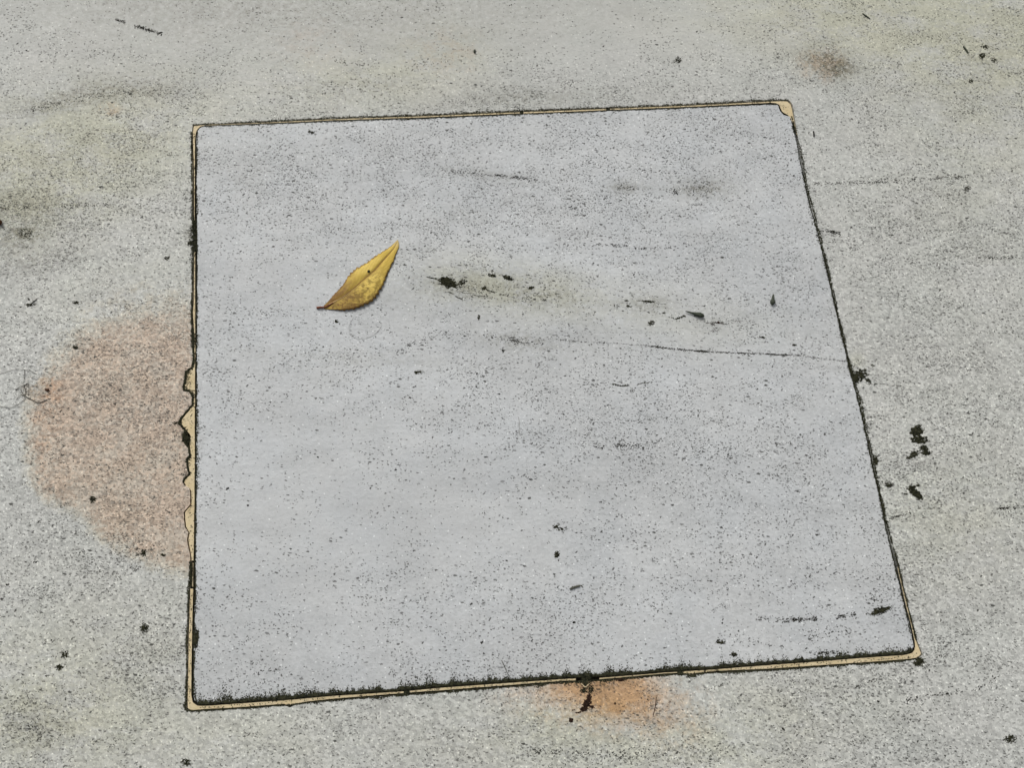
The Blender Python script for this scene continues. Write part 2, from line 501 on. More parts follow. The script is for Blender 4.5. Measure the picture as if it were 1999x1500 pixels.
SMUDGE_IN = [(1370, 368, 55, 18, 0, .5), (1220, 366, 40, 12, 0, .45), (960, 343, 100, 10, 7, .25), (700, 700, 250, 12, 3, .12), (890, 560, 60, 22, 5, .38), (1000, 560, 130, 34, 5, .22), (1080, 585, 100, 24, 8, .2), (1270, 595, 60, 20, 0, .34),
             (1010, 668, 90, 20, 8, .28), (1110, 640, 300, 60, 8, .07), (900, 420, 60, 20, 0, .13), (560, 300, 90, 30, 0, .10), (470, 350, 60, 60, 0, .10), (1630, 715, 60, 12, 10, .12), (1380, 640, 60, 16, 6, .10), (770, 590, 50, 40, 0, .08),
             (700, 700, 260, 20, 5, .07), (560, 610, 180, 12, 0, .05)]
SMOOTH_GLARE = [(700, 930, 400, 220, -10, .65), (560, 1120, 160, 160, 0, .45), (300, 10, 520, 130, 0, .95), (850, 10, 560, 120, 0, .9), (1200, 60, 300, 90, 0, .5), (500, 520, 160, 110, 0, .6), (900, 1020, 300, 90, 0, .3), (1250, 650, 250, 70, 5, .35)]  # sky glare put into the stone colour: specks and grain thinned here
DENSE = [(700, 360, 330, 70, 4, .35), (1100, 420, 420, 60, 5, .35), (1420, 330, 160, 110, 0, .3), (1300, 900, 260, 120, 0, .25), (900, 700, 300, 60, 6, .25), (1450, 370, 160, 90, 0, .45), (1100, 260, 300, 60, 0, .3), (1500, 250, 80, 60, 0, .3), (560, 350, 150, 70, 0, .35), (800, 420, 200, 60, 5, .35), (1250, 420, 300, 120, 0, .25), (1150, 830, 300, 160, 0, .2), (950, 1180, 260, 90, 0, .2),
         (680, 165, 150, 40, 0, .5), (1030, 190, 160, 30, 0, .5), (260, 300, 160, 120, 0, .4), (60, 420, 150, 80, 0, .6), (1930, 100, 120, 60, 0, .6), (1620, 130, 60, 40, 0, .5), (1900, 380, 150, 120, 0, .4),
         (270, 1080, 90, 60, -30, .5), (280, 1310, 80, 80, 0, .5), (1800, 950, 180, 220, 0, .3), (1700, 1330, 240, 40, -12, .4), (1330, 1480, 240, 30, 0, .4), (60, 1400, 90, 90, 0, .3), (230, 850, 170, 220, 0, .35)]


def add_wear(o, outer):
    me = o.data
    st, we = [], []
    for v in me.vertices:
        x, y = to_px(v.co.x, v.co.y) if v.co.length < 1.2 else (5000, 5000)
        far = x > 4000
        pk = og = ol = sm = 0.0
        den = 0.34 if outer else 0.30
        if not far:
            if outer:
                d = segdist(PINK, x, y) if -20 < x < 460 and 540 < y < 1180 else 999
                if d < 900:
                    sd = d if inside(PINK, x, y) else -d
                    soft = 54 if y < 720 else 34
                    pk = max(0, min(1, 0.5 + sd / (2 * soft)))
                    if pk > 0.3:
                        pk *= 0.55 + 0.45 * max(0, min(1, (y - 590) / 120)) * 1.0
                        pk = min(1, pk)
                for g in ORANGE:
                    og += g[5] * gau(x, y, *g[:5])
            for g in OLIVE:
                ol += (g[5] if outer else g[5] * 0.25) * gau(x, y, *g[:5])
            if not outer:
                ol += 0.9 * gau(x, y, 960, 557, 170, 46, 6) + 0.35 * gau(x, y, 1250, 610, 280, 50, 8)
            for g in (SMUDGE_OUT if outer else SMUDGE_IN):
                sm += g[5] * gau(x, y, *g[:5])
            for g in DENSE:
                den += g[5] * gau(x, y, *g[:5]) * 0.7
            sft = 0.0
            for g in SMOOTH_GLARE:
                sft += g[5] * gau(x, y, *g[:5])
            den *= 1 - 0.75 * min(1, sft)
            co = (0.95 if outer else 0.75) * (1 - 0.75 * min(1, sft))
            if outer:
                co *= 0.55 + 0.55 * max(0, min(1, y / 700))
        else:
            co = 0.9
        st.extend((pk, min(1, og), min(1, ol), 1))
        we.extend((max(0.03, den), min(1, sm), co, 1))
    a = me.attributes.new('stain', 'FLOAT_COLOR', 'POINT')
    a.data.foreach_set('color', st)
    a = me.attributes.new('wear', 'FLOAT_COLOR', 'POINT')
    a.data.foreach_set('color', we)


# ------------------------------------------------------------------ the paving: one sheet with a cut-out
def build_pavement():
    pts, edges = [], []
    for q in HOLE_D:
        v = at(*q)
        pts.append((v.x * 1000, v.y * 1000))
    n = len(pts)
    edges = [(i, (i + 1) % n) for i in range(n)]
    step = 13
    y = -160
    row = 0
    while y < 1680:
        x = -220 + (row % 2) * step * 0.5
        while x < 2240:
            near = 350 < x < 1815 and 180 < y < 1405
            if not (near and (inside(HOLE, x, y) or segdist(HOLE, x, y) < 5)):
                v = at(x, y)
                pts.append((v.x * 1000, v.y * 1000))
            x += step
        y += step
        row += 1
    for R in (2.0, 8.0, 60.0):
        for k in range(24):
            a = 2 * math.pi * k / 24
            pts.append((R * 1000 * math.cos(a), R * 1000 * math.sin(a)))
    hole_mm = pts[:n]
    vo, eo, fo, ov, oe, of = delaunay_2d_cdt([Vector(p) for p in pts], edges, [], 0, 1e-4)
    faces = []
    bb = (min(p[0] for p in hole_mm), max(p[0] for p in hole_mm), min(p[1] for p in hole_mm), max(p[1] for p in hole_mm))
    for f in fo:
        cx = sum(vo[i][0] for i in f) / len(f)
        cy = sum(vo[i][1] for i in f) / len(f)
        if bb[0] < cx < bb[1] and bb[2] < cy < bb[3] and inside(hole_mm, cx, cy):
            continue
        faces.append(tuple(f))
    verts = [Vector((v[0] / 1000, v[1] / 1000, 0)) for v in vo]
    # walls of the cut-out
    base = len(verts)
    ring = []
    for i in range(n):
        for k, lst in enumerate(ov):
            pass
        break
    inv = {}
    for k, lst in enumerate(ov):
        for i in lst:
            if i < n:
                inv[i] = k
    for i in range(n):
        t = verts[inv[i]]
        verts.append(Vector((t.x, t.y, -0.012)))
    for i in range(n):
        j = (i + 1) % n
        faces.append((inv[i], inv[j], base + j, base + i))
    o = link('pavement', verts, faces, MAT_OUT)
    # consistent upward faces on the sheet
    me = o.data
    flip = [p.index for p in me.polygons if abs(p.normal.z) > 0.5 and p.normal.z < 0]
    if len(flip) > len(me.polygons) / 2:
        me.flip_normals()
    tag(o, 'weathered pale grey marble paving with pits and stains around the inlaid square', kind='structure')
    add_wear(o, True)
    return o


pavement = build_pavement()


# ------------------------------------------------------------------ inlaid slab
def build_slab():
    n = len(SLAB_D)
    cx = sum(q[0] for q in SLAB_D) / n
    cy = sum(q[1] for q in SLAB_D) / n
    pts = [at(*q) for q in SLAB_D]
    # inner ring of the worn arris: moved 0.7 mm inwards
    area = sum(pts[i].x * pts[(i + 1) % n].y - pts[(i + 1) % n].x * pts[i].y for i in range(n))
    sg = 1 if area > 0 else -1
    ring = []
    for i in range(n):
        a, b = pts[i - 2], pts[(i + 2) % n]
        t = (b - a).normalized()
        nin = Vector((-t.y, t.x, 0)) * sg
        ring.append(pts[i] + nin * 0.0004)
    allp = [(p.x * 1000, p.y * 1000) for p in ring]
    step = 13
    y = 200
    row = 0
    while y < 1390:
        x = 370 + (row % 2) * step * 0.5
        while x < 1800:
            if inside(SLAB, x, y) and segdist(SLAB, x, y) > 7:
                v = at(x, y)
                allp.append((v.x * 1000, v.y * 1000))
            x += step
        y += step
        row += 1
    vo, eo, fo, ov, oe, of = delaunay_2d_cdt([Vector(p) for p in allp], [(i, (i + 1) % n) for i in range(n)], [], 1, 1e-4)
    verts = [Vector((v[0] / 1000, v[1] / 1000, 0.0003)) for v in vo]
    faces = [tuple(f) for f in fo]
    inv = {}
    for k, lst in enumerate(ov):
        for i in lst:
            if i < n:
                inv[i] = k
    b1 = len(verts)
    verts += [Vector((p.x, p.y, 0.0)) for p in pts]
    b2 = len(verts)
    verts += [Vector((p.x, p.y, -0.020)) for p in pts]
    for i in range(n):
        j = (i + 1) % n
        faces.append((inv[i], b1 + i, b1 + j, inv[j]) if sg > 0 else (inv[i], inv[j], b1 + j, b1 + i))
        faces.append((b1 + i, b2 + i, b2 + j, b1 + j) if sg > 0 else (b1 + i, b1 + j, b2 + j, b2 + i))
    faces.append(tuple(b2 + i for i in range(n))[::-1 if sg > 0 else 1])
    o = link('stone_slab', verts, faces, MAT_IN)
    tag(o, 'square pale blue grey marble slab let into the paving with the yellow leaf on it', 'slab')
    add_wear(o, False)
    return o


slab = build_slab()


# ------------------------------------------------------------------ mortar joint
joint = empty('mortar_joint', at(1000, 750, -0.003), 'thin cream mortar joint edged with black dirt around the inlaid slab', 'joint')


def child(o, par=joint):
    o.parent = par
    o.matrix_parent_inverse = Matrix.Translation(-par.location)
    return o


bx = [at(340, 215, -0.0032), at(1565, 165, -0.0032), at(1830, 1310, -0.0032), at(330, 1415, -0.0032)]
bb2 = [v - Vector((0, 0, 0.006)) for v in bx]
child(link('dirt_bed', bx + bb2, [(3, 2, 1, 0), (4, 5, 6, 7), (0, 1, 5, 4), (1, 2, 6, 5), (2, 3, 7, 6), (3, 0, 4, 7)], MAT_DIRT))


def resample(pl, k):
    L = [0]
    for a, b in zip(pl, pl[1:]):
        L.append(L[-1] + math.dist(a, b))
    out = []
    j = 0
    for i in range(k):
        s = L[-1] * i / (k - 1)
        while j < len(pl) - 2 and L[j + 1] < s:
            j += 1
        t = (s - L[j]) / max(1e-9, L[j + 1] - L[j])
        out.append((pl[j][0] + (pl[j + 1][0] - pl[j][0]) * t, pl[j][1] + (pl[j + 1][1] - pl[j][1]) * t))
    return out


def strip(A, B, top=-0.0002, jit=0.35, seed=0):
    """a bead of mortar between pixel polylines A and B (same direction)"""
    La = sum(math.dist(a, b) for a, b in zip(A, A[1:]))
    k = max(4, int(La / 4))
    A, B = resample(A, k), resample(B, k)
    verts, faces = [], []
    for i in range(k):
        (ax, ay), (bx_, by_) = A[i], B[i]
        ja = mnoise.noise(Vector((ax * .3, ay * .3, seed))) * jit
        jb = mnoise.noise(Vector((bx_ * .3, by_ * .3, seed + 4))) * jit
        dx, dy = bx_ - ax, by_ - ay
        L = math.hypot(dx, dy) + 1e-6
        ax, ay = ax + dx / L * ja, ay + dy / L * ja
        bx_, by_ = bx_ + dx / L * jb, by_ + dy / L * jb
        ia = min(1.5, L * .24)
        ib = min(0.6, L * .14)
        ax, ay = ax + dx / L * ia, ay + dy / L * ia
        bx_, by_ = bx_ - dx / L * ib, by_ - dy / L * ib
        e = min(0.3, 0.7 / L)
        zt = top + 0.00012 * mnoise.noise(Vector((ax * .08, ay * .08, seed)))
        zs = (-0.0035, zt - 0.0003, zt, zt, zt - 0.0003, -0.0035)
        ts = (0, 0.0, e, 1 - e, 1, 1)
        for t, z in zip(ts, zs):
            verts.append(at(ax + (bx_ - ax) * t, ay + (by_ - ay) * t, z))
        if i:
            o0, o1 = (i - 1) * 6, i * 6
            for c in range(5):
                faces.append((o0 + c, o0 + c + 1, o1 + c + 1, o1 + c))
    faces.append((0, 1, 2, 3, 4, 5))
    e0 = (k - 1) * 6
    faces.append((e0 + 5, e0 + 4, e0 + 3, e0 + 2, e0 + 1, e0))
    o = link('mortar_strip', verts, faces, MAT_MORTAR)
    # outward faces
    me = o.data
    up = sum(1 if p.normal.z > 0.5 else -1 if p.normal.z < -0.5 else 0 for p in me.polygons)
    if up < 0:
        me.flip_normals()
    return child(o)


# top
strip([(402, 242.8), (490, 239.6), (595, 235), (650, 232), (825, 226), (1000, 218.6), (1014, 218)],
      [(402, 245), (490, 242), (595, 237.8), (650, 235), (825, 229.6), (1000, 222.5), (1014, 222)], seed=1)
strip([(1022, 217.6), (1100, 214.6), (1183, 211.6)], [(1022, 222), (1100, 219), (1183, 215.5)], seed=2)
strip([(1191, 211.2), (1350, 205), (1502, 197.2)], [(1191, 215), (1350, 208.8), (1502, 201.2)], seed=3)
# patch at the far right corner
strip([(1504, 197), (1526, 195.7), (1538, 196.5), (1544, 202), (1547, 211), (1549, 222), (1553, 243), (1558, 268)],
      [(1504, 201), (1515, 202), (1521.5, 206), (1523.5, 213), (1527, 219.5), (1538, 225), (1549, 243), (1556, 268)], seed=5)
# right
strip([(1559, 272), (1570, 332), (1578, 371), (1583, 393)], [(1557.5, 272), (1568, 332), (1575.5, 371), (1581.5, 393)], top=-0.0008, seed=6)
strip([(1754, 1108), (1764, 1150), (1772, 1185), (1781.5, 1220), (1789, 1253), (1795, 1266), (1800, 1278.5), (1792, 1285.5), (1776, 1288), (1740, 1291), (1700, 1294),
       (1600, 1301), (1500, 1308), (1400, 1312.3), (1357, 1316.5), (1350, 1321.5), (1341, 1317.6), (1333, 1316.6)],
      [(1751, 1108), (1760.5, 1150), (1768.5, 1185), (1777.5, 1218), (1784.6, 1250), (1786, 1263), (1784, 1271), (1779, 1276), (1765, 1279), (1735, 1281.3), (1700, 1283.5),
       (1600, 1291.5), (1500, 1298.8), (1400, 1306.5), (1357, 1309.5), (1350, 1310), (1341, 1310.5), (1333, 1311)], jit=0.5, seed=9)
# bottom
strip([(1322, 1315.5), (1300, 1316.5), (1200, 1325.5), (1170, 1328)], [(1322, 1312.2), (1300, 1313.3), (1200, 1321.5), (1170, 1324)], jit=0.5, seed=10)
strip([(1124, 1331), (1100, 1331.5), (1000, 1339.5), (860, 1350.5), (800, 1354.5)], [(1124, 1324.5), (1100, 1326), (1000, 1333), (860, 1343), (800, 1349)], jit=0.5, seed=11)
strip([(788, 1355.5), (650, 1366.5), (600, 1371.5), (575, 1376.5), (566, 1380.5), (552, 1376.5), (540, 1377.5), (440, 1384.5), (400, 1386), (372, 1388.5), (365, 1385),
       (365, 1370), (366.5, 1300), (367, 1250), (368.5, 1200), (370, 1150)],
      [(788, 1350), (650, 1359), (600, 1363.5), (575, 1366), (566, 1366.5), (552, 1367.5), (540, 1368.7), (440, 1376), (400, 1379), (386, 1378.5), (377, 1372),
       (374, 1355), (374.5, 1300), (375.5, 1250), (376.5, 1200), (378, 1150)], jit=0.6, seed=12)
strip([(1133, 1336), (1138, 1341), (1143, 1346), (1148, 1340), (1152, 1336)], [(1135, 1334), (1139.5, 1338), (1143, 1342), (1146, 1338), (1150, 1335)], top=.0011, seed=20)
# left
strip([(373.5, 1146), (374, 1120), (374.5, 1100)], [(377.8, 1146), (378, 1120), (378.6, 1100)], top=-0.0009, seed=16)
strip([(372.8, 1095), (371, 1080), (368, 1064), (366.5, 1053), (368.5, 1040), (362, 1029), (360.5, 1016), (360, 1000), (373, 985), (373, 965), (371, 953), (362, 949), (358, 942),
       (361, 935), (371, 926), (368.3, 918), (366.5, 905), (364.5, 897), (372, 890), (370, 876), (369, 862), (371.5, 850), (365, 842), (357.5, 835), (349.5, 826), (356, 815.5), (368, 801), (377, 790), (377, 775), (372, 767.2), (360, 764)],
      [(378.6, 1095), (379, 1080), (379.3, 1064), (379.5, 1053), (379.6, 1040), (379.7, 1029), (379.8, 1016), (380, 1000), (380.2, 985), (380.4, 965), (380.5, 953), (380.5, 949), (380.5, 942),
       (380.7, 935), (380.8, 926), (380.9, 918), (381, 905), (381, 897), (381, 890), (381, 876), (381, 862), (381, 850), (381, 842), (381, 835), (381, 826), (381, 815.5), (381.2, 801), (381.3, 790), (381.4, 775), (381.5, 767.2), (381.6, 764)], jit=0.5, seed=13)
strip([(359, 762), (358.5, 755), (362.5, 741), (363.5, 726), (375.5, 718), (379, 700), (377.5, 640), (375, 612), (377, 590), (378.2, 500), (378.6, 492)],
      [(381.6, 762), (381.6, 755), (381.6, 741), (381.7, 726), (381.7, 718), (381.8, 700), (381.8, 640), (381.8, 612), (381.7, 590), (381.8, 500), (381.6, 492)], seed=14)
strip([(379, 430), (378.2, 400), (378.4, 340), (377.2, 300), (376, 275), (376.2, 256), (377.6, 244.5), (384, 244), (399, 243)],
      [(380.6, 430), (380.6, 400), (380.8, 340), (380.8, 300), (381.2, 275), (382.2, 262), (385.5, 253.5), (391, 247.5), (399, 245.4)], seed=15)


# ------------------------------------------------------------------ grains of dirt
class Grains:
    def __init__(s, seed=0):
        s.v, s.f = [], []
        s.r = random.Random(seed)

    def grain(s, px, py, size, el=1.0, ang=0.0, h=0.5, z=0.0):
        """size = half width in photo pixels (about 0.32 mm each); an uneven low lump"""
        r = s.r
        c = at(px, py, z)
        sx, sy = size * 0.00032 * el, size * 0.00032
        ca, sa = math.cos(ang), math.sin(ang)
        k = 6 if size < 2.2 else 8
        b = len(s.v)
        for i in range(k):
            a = 2 * math.pi * i / k + r.uniform(-.25, .25)
            q = r.uniform(.65, 1.25)
            x, y = math.cos(a) * sx * q, math.sin(a) * sy * q
            s.v.append((c.x + x * ca - y * sa, c.y + x * sa + y * ca, z - 0.00001))
        hh = h * 0.00032 * size
        for sgn in (-1, 1):
            x = sgn * sx * r.uniform(.2, .45)
            y = sy * r.uniform(-.3, .3)
            s.v.append((c.x + x * ca - y * sa, c.y + x * sa + y * ca, z + hh * r.uniform(.6, 1.2)))
        t0, t1 = b + k, b + k + 1
        for i in range(k):
            j = (i + 1) % k
            am = 2 * math.pi * (i + .5) / k
            s.f.append((b + i, b + j, t1 if math.cos(am) > 0 else t0))
        # close the ridge
        q1 = min(range(k), key=lambda i: abs(2 * math.pi * i / k - math.pi / 2))
        q2 = min(range(k), key=lambda i: abs(2 * math.pi * i / k - 1.5 * math.pi))
        s.f.append((b + q1, t0, t1))
        s.f.append((b + q2, t1, t0))

    def dash(s, px, py, size, n, ang, bend=0.4, h=0.3, z=0.0):
        r = s.r
        for i in range(n):
            s.grain(px, py, size * r.uniform(.7, 1.2), r.uniform(1.2, 2.0), -ang + r.uniform(-.3, .3), h, z)
            px += math.cos(ang) * size * 2.1
            py += math.sin(ang) * size * 2.1
            ang += r.uniform(-bend, bend)

    def blob(s, cx, cy, rx, ry, ang, n, s0=0.7, s1=2.0, h=0.9, z=0.0):
        r = s.r
        a0 = math.radians(ang)
        rx, ry = rx * 1.12, ry * 1.12
        for i in range(int(n * 1.5)):
            q = math.sqrt(r.random())
            t = r.uniform(0, 2 * math.pi)
            q *= 0.8 + 0.35 * math.sin(t * 3 + cx) * math.sin(t * 5 + cy)
            x, y = math.cos(t) * rx * q, math.sin(t) * ry * q
            edge = 1.15 - 0.5 * q
            s.grain(cx + x * math.cos(a0) - y * math.sin(a0), cy + x * math.sin(a0) + y * math.cos(a0),
                    r.uniform(s0, s1) * edge, r.uniform(1, 1.9), -a0 + r.gauss(0, .6), h * r.uniform(.5, 1.3), z)

    def path(s, pl, per_px, width, s0, s1, el=1.6, h=0.4, z=0.0, fade=None):
        r = s.r
        for i, (a, b) in enumerate(zip(pl, pl[1:])):
            L = math.dist(a, b)
            ang = math.atan2(b[1] - a[1], b[0] - a[0])
            for _ in range(int(L * per_px + r.random())):
                t = r.random()
                o = r.gauss(0, width)
                x, y = a[0] + (b[0] - a[0]) * t, a[1] + (b[1] - a[1]) * t
                if fade is not None and r.random() > 0.35 + 0.9 * max(0, mnoise.noise(Vector((x * .05, y * .05, fade)))) * 2.2 - .15:
                    continue
                s.grain(x - math.sin(ang) * o, y + math.cos(ang) * o, r.uniform(s0, s1), r.uniform(1, el), -ang + r.gauss(0, .35), h, z)

    def build(s, name, mat, local=True):
        if not local:
            return link(name, s.v, s.f, mat)
        vs_ = [Vector(v) for v in s.v]
        c = Vector((sum(v.x for v in vs_) / len(vs_), sum(v.y for v in vs_) / len(vs_), 0.0))
        return link(name, vs_, s.f, mat, origin=c)


ZS = 0.0003                                     # top of the slab
# black crumbs packed along the joint
G = Grains(11)


def along(poly, tab, axis, sgn, dens, z, s0=0.5, s1=1.5, spread=.38):
    """crumbs beside an edge; tab gives how far they spread (px) along x or y"""
    r = G.r
    for a, b in zip(poly, poly[1:]):
        L = math.dist(a, b)
        nx, ny = -(b[1] - a[1]) / L * sgn, (b[0] - a[0]) / L * sgn
        for _ in range(int(L * dens + r.random())):
            t = r.random()
            x, y = a[0] + (b[0] - a[0]) * t, a[1] + (b[1] - a[1]) * t
            sp = lerp_tab(tab, x if axis == 'x' else y)
            sp *= 0.3 + 1.6 * max(0, 0.4 + 1.3 * mnoise.noise(Vector((x * .04, y * .04, 2))) + .7 * mnoise.noise(Vector((x * .15, y * .15, 5))))
            if r.random() > min(1, sp / 2.2):
                continue
            o = min(r.expovariate(1 / max(.2, sp * spread)), sp * 1.6)
            G.grain(x + nx * o, y + ny * o, r.uniform(s0, s1) * (1 - .35 * min(1, o / max(1, sp))), r.uniform(1, 1.8),
                    r.uniform(0, 3.14) if r.random() < .5 else -math.atan2(ny, nx), r.uniform(.3, .8), z)


botS = [(386, 1375), (400, 1375.5), (440, 1373), (540, 1366), (650, 1356.5), (790, 1347), (860, 1340), (1000, 1330), (1100, 1323), (1200, 1318.5), (1300, 1310), (1400, 1304), (1500, 1296), (1600, 1289), (1700, 1281), (1765, 1276.5), (1780, 1271)]
along(botS, [(380, 13), (470, 17), (500, 18), (555, 13), (572, 4), (590, 12), (680, 10), (740, 7), (790, 6), (810, 16), (840, 21), (890, 17), (930, 5), (970, 9), (990, 14), (1020, 9), (1060, 6), (1110, 11), (1160, 14), (1200, 10), (1280, 8), (1340, 10), (1420, 9), (1500, 9), (1600, 10), (1640, 9), (1720, 8), (1780, 6)], 'x', -1, 8, ZS, .45, 1.5, .42)
along(botS, [(380, 7), (500, 9), (560, 5), (680, 5), (790, 4), (840, 9), (890, 8), (930, 3), (1000, 5), (1110, 5), (1160, 6), (1400, 5), (1780, 4)], 'x', -1, 4.5, ZS, .7, 1.6)
botH = [(363, 1388), (400, 1387.5), (540, 1379), (650, 1368), (860, 1352), (1000, 1341), (1100, 1333), (1200, 1327), (1300, 1318), (1400, 1314), (1600, 1302.5), (1740, 1292.5), (1793, 1287)]
along(botH, [(363, 4), (420, 2.2), (540, 2), (700, 2), (860, 3), (1000, 3), (1100, 4), (1200, 3), (1330, 4), (1400, 3), (1600, 2), (1780, 2.5)], 'x', 1, 4.0, 0, .5, 1.4)
leftS = [(386, 256), (383.5, 300), (383.5, 400), (384.5, 500), (384, 600), (383.5, 720), (383, 850), (382, 1000), (380.5, 1100), (381, 1150), (379, 1200), (378.5, 1250), (377.5, 1300), (377, 1355), (384, 1371)]
along(leftS, [(256, 1.5), (300, 2.5), (380, 2), (420, 3), (450, 4), (500, 3), (540, 1.6), (620, 3), (700, 3), (740, 5), (800, 4), (900, 7), (960, 5), (1000, 4), (1080, 5), (1150, 5), (1190, 5), (1210, 3), (1230, 9), (1260, 9), (1280, 5), (1330, 4), (1370, 8)], 'y', -1, 3.2, ZS, .5, 1.3)
leftH = [(374.5, 256), (374.5, 300), (375.5, 400), (376.5, 500), (375, 590), (374.5, 640), (377.5, 700)]
along(leftH, [(256, 3), (280, 4), (300, 2.5), (400, 2), (440, 5), (500, 5), (540, 3), (640, 3), (700, 3)], 'y', 1, 4.2, 0, .5, 1.4)
leftH2 = [(371.5, 1096), (371, 1120), (368.5, 1150), (365.5, 1250), (363.5, 1370), (363, 1388)]
along(leftH2, [(1096, 3), (1150, 3), (1250, 2.4), (1340, 3), (1388, 6)], 'y', 1, 4.2, 0, .5, 1.4)
chip = HOLE[-33:-8]
along(chip, [(500, 4.5), (1100, 4.5)], 'y', 1, 5.5, 0, .6, 1.7)
topH = [(376, 243), (490, 238.5), (650, 230.5), (825, 224.5), (1000, 217), (1175, 210.5), (1350, 203.5), (1500, 195.5), (1540, 195.5)]
along(topH, [(376, 1.6), (480, 3), (560, 4), (800, 3), (900, 4), (1000, 5), (1040, 4), (1160, 3), (1300, 2.5), (1400, 3), (1540, 3)], 'x', -1, 3.6, 0, .5, 1.3)
topS = [(396, 247), (490, 243.5), (650, 236.5), (825, 231.5), (1000, 224), (1175, 217), (1350, 210.5), (1480, 204.5), (1516, 203.5)]
along(topS, [(396, 1.5), (650, 2), (1000, 2), (1200, 2), (1516, 1.6)], 'x', 1, 2.6, ZS, .5, 1.1)
rightS = [(1542, 227), (1556, 280), (1566.5, 336), (1573.5, 371), (1584, 413), (1594.5, 448), (1612, 521), (1634.8, 620), (1659, 725), (1678.5, 795), (1692.5, 861), (1713.5, 956), (1727, 1020), (1748, 1108), (1766, 1185), (1782, 1250)]
along(rightS, [(227, 1.6), (330, 2.5), (400, 4), (450, 3), (600, 2), (800, 1.7), (900, 2), (1000, 3), (1040, 4), (1150, 2.2), (1200, 3), (1250, 4)], 'y', 1, 2.4, ZS, .45, 1.2)
rightH = [(x + (3.3 if y < 1070 else 6), y) for x, y in rightS]
along(rightH, [(227, 2.5), (330, 3), (380, 5), (450, 3), (600, 2), (700, 3), (740, 5), (820, 4), (900, 7), (930, 4), (960, 2), (1000, 4), (1100, 2.5), (1250, 2)], 'y', -1, 4.0, 0, .5, 1.4)
# plugs of dirt where the mortar has broken out, and in the right-hand groove
for pl, w_, z_ in (([(1018, 216), (1018, 224)], 1.8, -.0004), ([(1187, 210), (1187, 217)], 1.6, -.0004), ([(794, 1345), (793, 1357)], 2.6, -.0004),
                   ([(380, 434), (380, 488)], 3.0, -.0002), ([(1327, 1310), (1328, 1320)], 3.0, -.0003), ([(372, 1100), (370, 1145)], 1.6, -.0003), ([(1503, 196), (1503, 202)], .8, -.0003)):
    G.path(pl, 8, w_, .8, 1.6, 1.5, .6, z_)
G.path([(x + 1.7, y) for x, y in rightS[2:-3]], 6.0, 1.1, .7, 1.5, 1.8, .7, -.0006)
G.blob(359, 857, 8, 10, 10, 260, .8, 2.0, .9, -.0022)
G.blob(360, 856, 6, 9, 10, 120, .8, 2.0, .9, -.0012)
for pl, d_, w_ in (([(368, 1370), (371, 1250), (373, 1160)], .35, 1.6), ([(390, 1383), (540, 1373), (650, 1362), (780, 1353)], .3, 1.8), ([(805, 1351.5), (1000, 1336), (1120, 1328)], .4, 1.5), ([(1335, 1314), (1500, 1303), (1780, 1284)], .35, 1.8),
                   ([(376, 770), (372, 830), (375, 900), (371, 1010), (374, 1090)], .3, 3), ([(369, 728), (370, 756)], .9, 4), ([(1530, 203), (1540, 216)], .5, 4), ([(379.5, 260), (379.5, 420), (379.8, 600), (380, 700)], .2, .7),
                   ([(402, 244), (650, 233.5), (1010, 220)], .22, .8), ([(1025, 219.5), (1350, 207), (1500, 199)], .2, .8)):
    G.path(pl, d_, w_, .35, 1.0, 1.6, .5, -.0001)
for pl in ([(1340, 1321), (1360, 1321)],):
    G.path(pl, 4, 1.5, .6, 1.2)
tag(G.build('joint_grime', MAT_MOSS, False), 'black grime crumbs packed along both sides of the cream joint', 'grime', kind='stuff')


# ------------------------------------------------------------------ scattered specks of dirt over both stones
S = Grains(23)


def in_slab(x, y):
    return inside(SLAB, x, y)


def ztop(x, y):
    return ZS if in_slab(x, y) else 0.0


def local_density(x, y, slab_):
    d = 0.36
    for g in DENSE:
        d += g[5] * gau(x, y, *g[:5])
    q = 0.0
    for g in SMOOTH_GLARE:
        q += g[5] * gau(x, y, *g[:5])
    d *= 1 - 0.8 * min(1, q)
    return d * (0.1 + 1.6 * max(0, .42 + 1.6 * mnoise.noise(Vector((x * .009, y * .016, 1))) + .6 * mnoise.noise(Vector((x * .03, y * .05, 6)))))


cnt = 0
while cnt < 9000:
    x, y = S.r.uniform(-60, 2060), S.r.uniform(-60, 1560)
    if S.r.random() > local_density(x, y, True):
        continue
    if 355 < x < 1810 and 185 < y < 1400 and segdist(HOLE, x, y) < 6:
        continue
    if in_slab(x, y) and S.r.random() < .4:
        continue
    cnt += 1
    z = ztop(x, y)
    q = S.r.random()
    ang = S.r.gauss(0.07, .5)
    if q < .6:
        S.grain(x, y, S.r.uniform(.35, .9), S.r.uniform(1, 2.2), -ang, .3, z)
    elif q < .93:
        S.dash(x, y, S.r.uniform(.35, .65), S.r.randint(2, 4), ang, .6, .3, z)
    else:
        for _ in range(S.r.randint(4, 11)):
            S.grain(x + S.r.gauss(0, 5), y + S.r.gauss(0, 2.6), S.r.uniform(.4, .95), S.r.uniform(1, 2), -ang, .3, z)
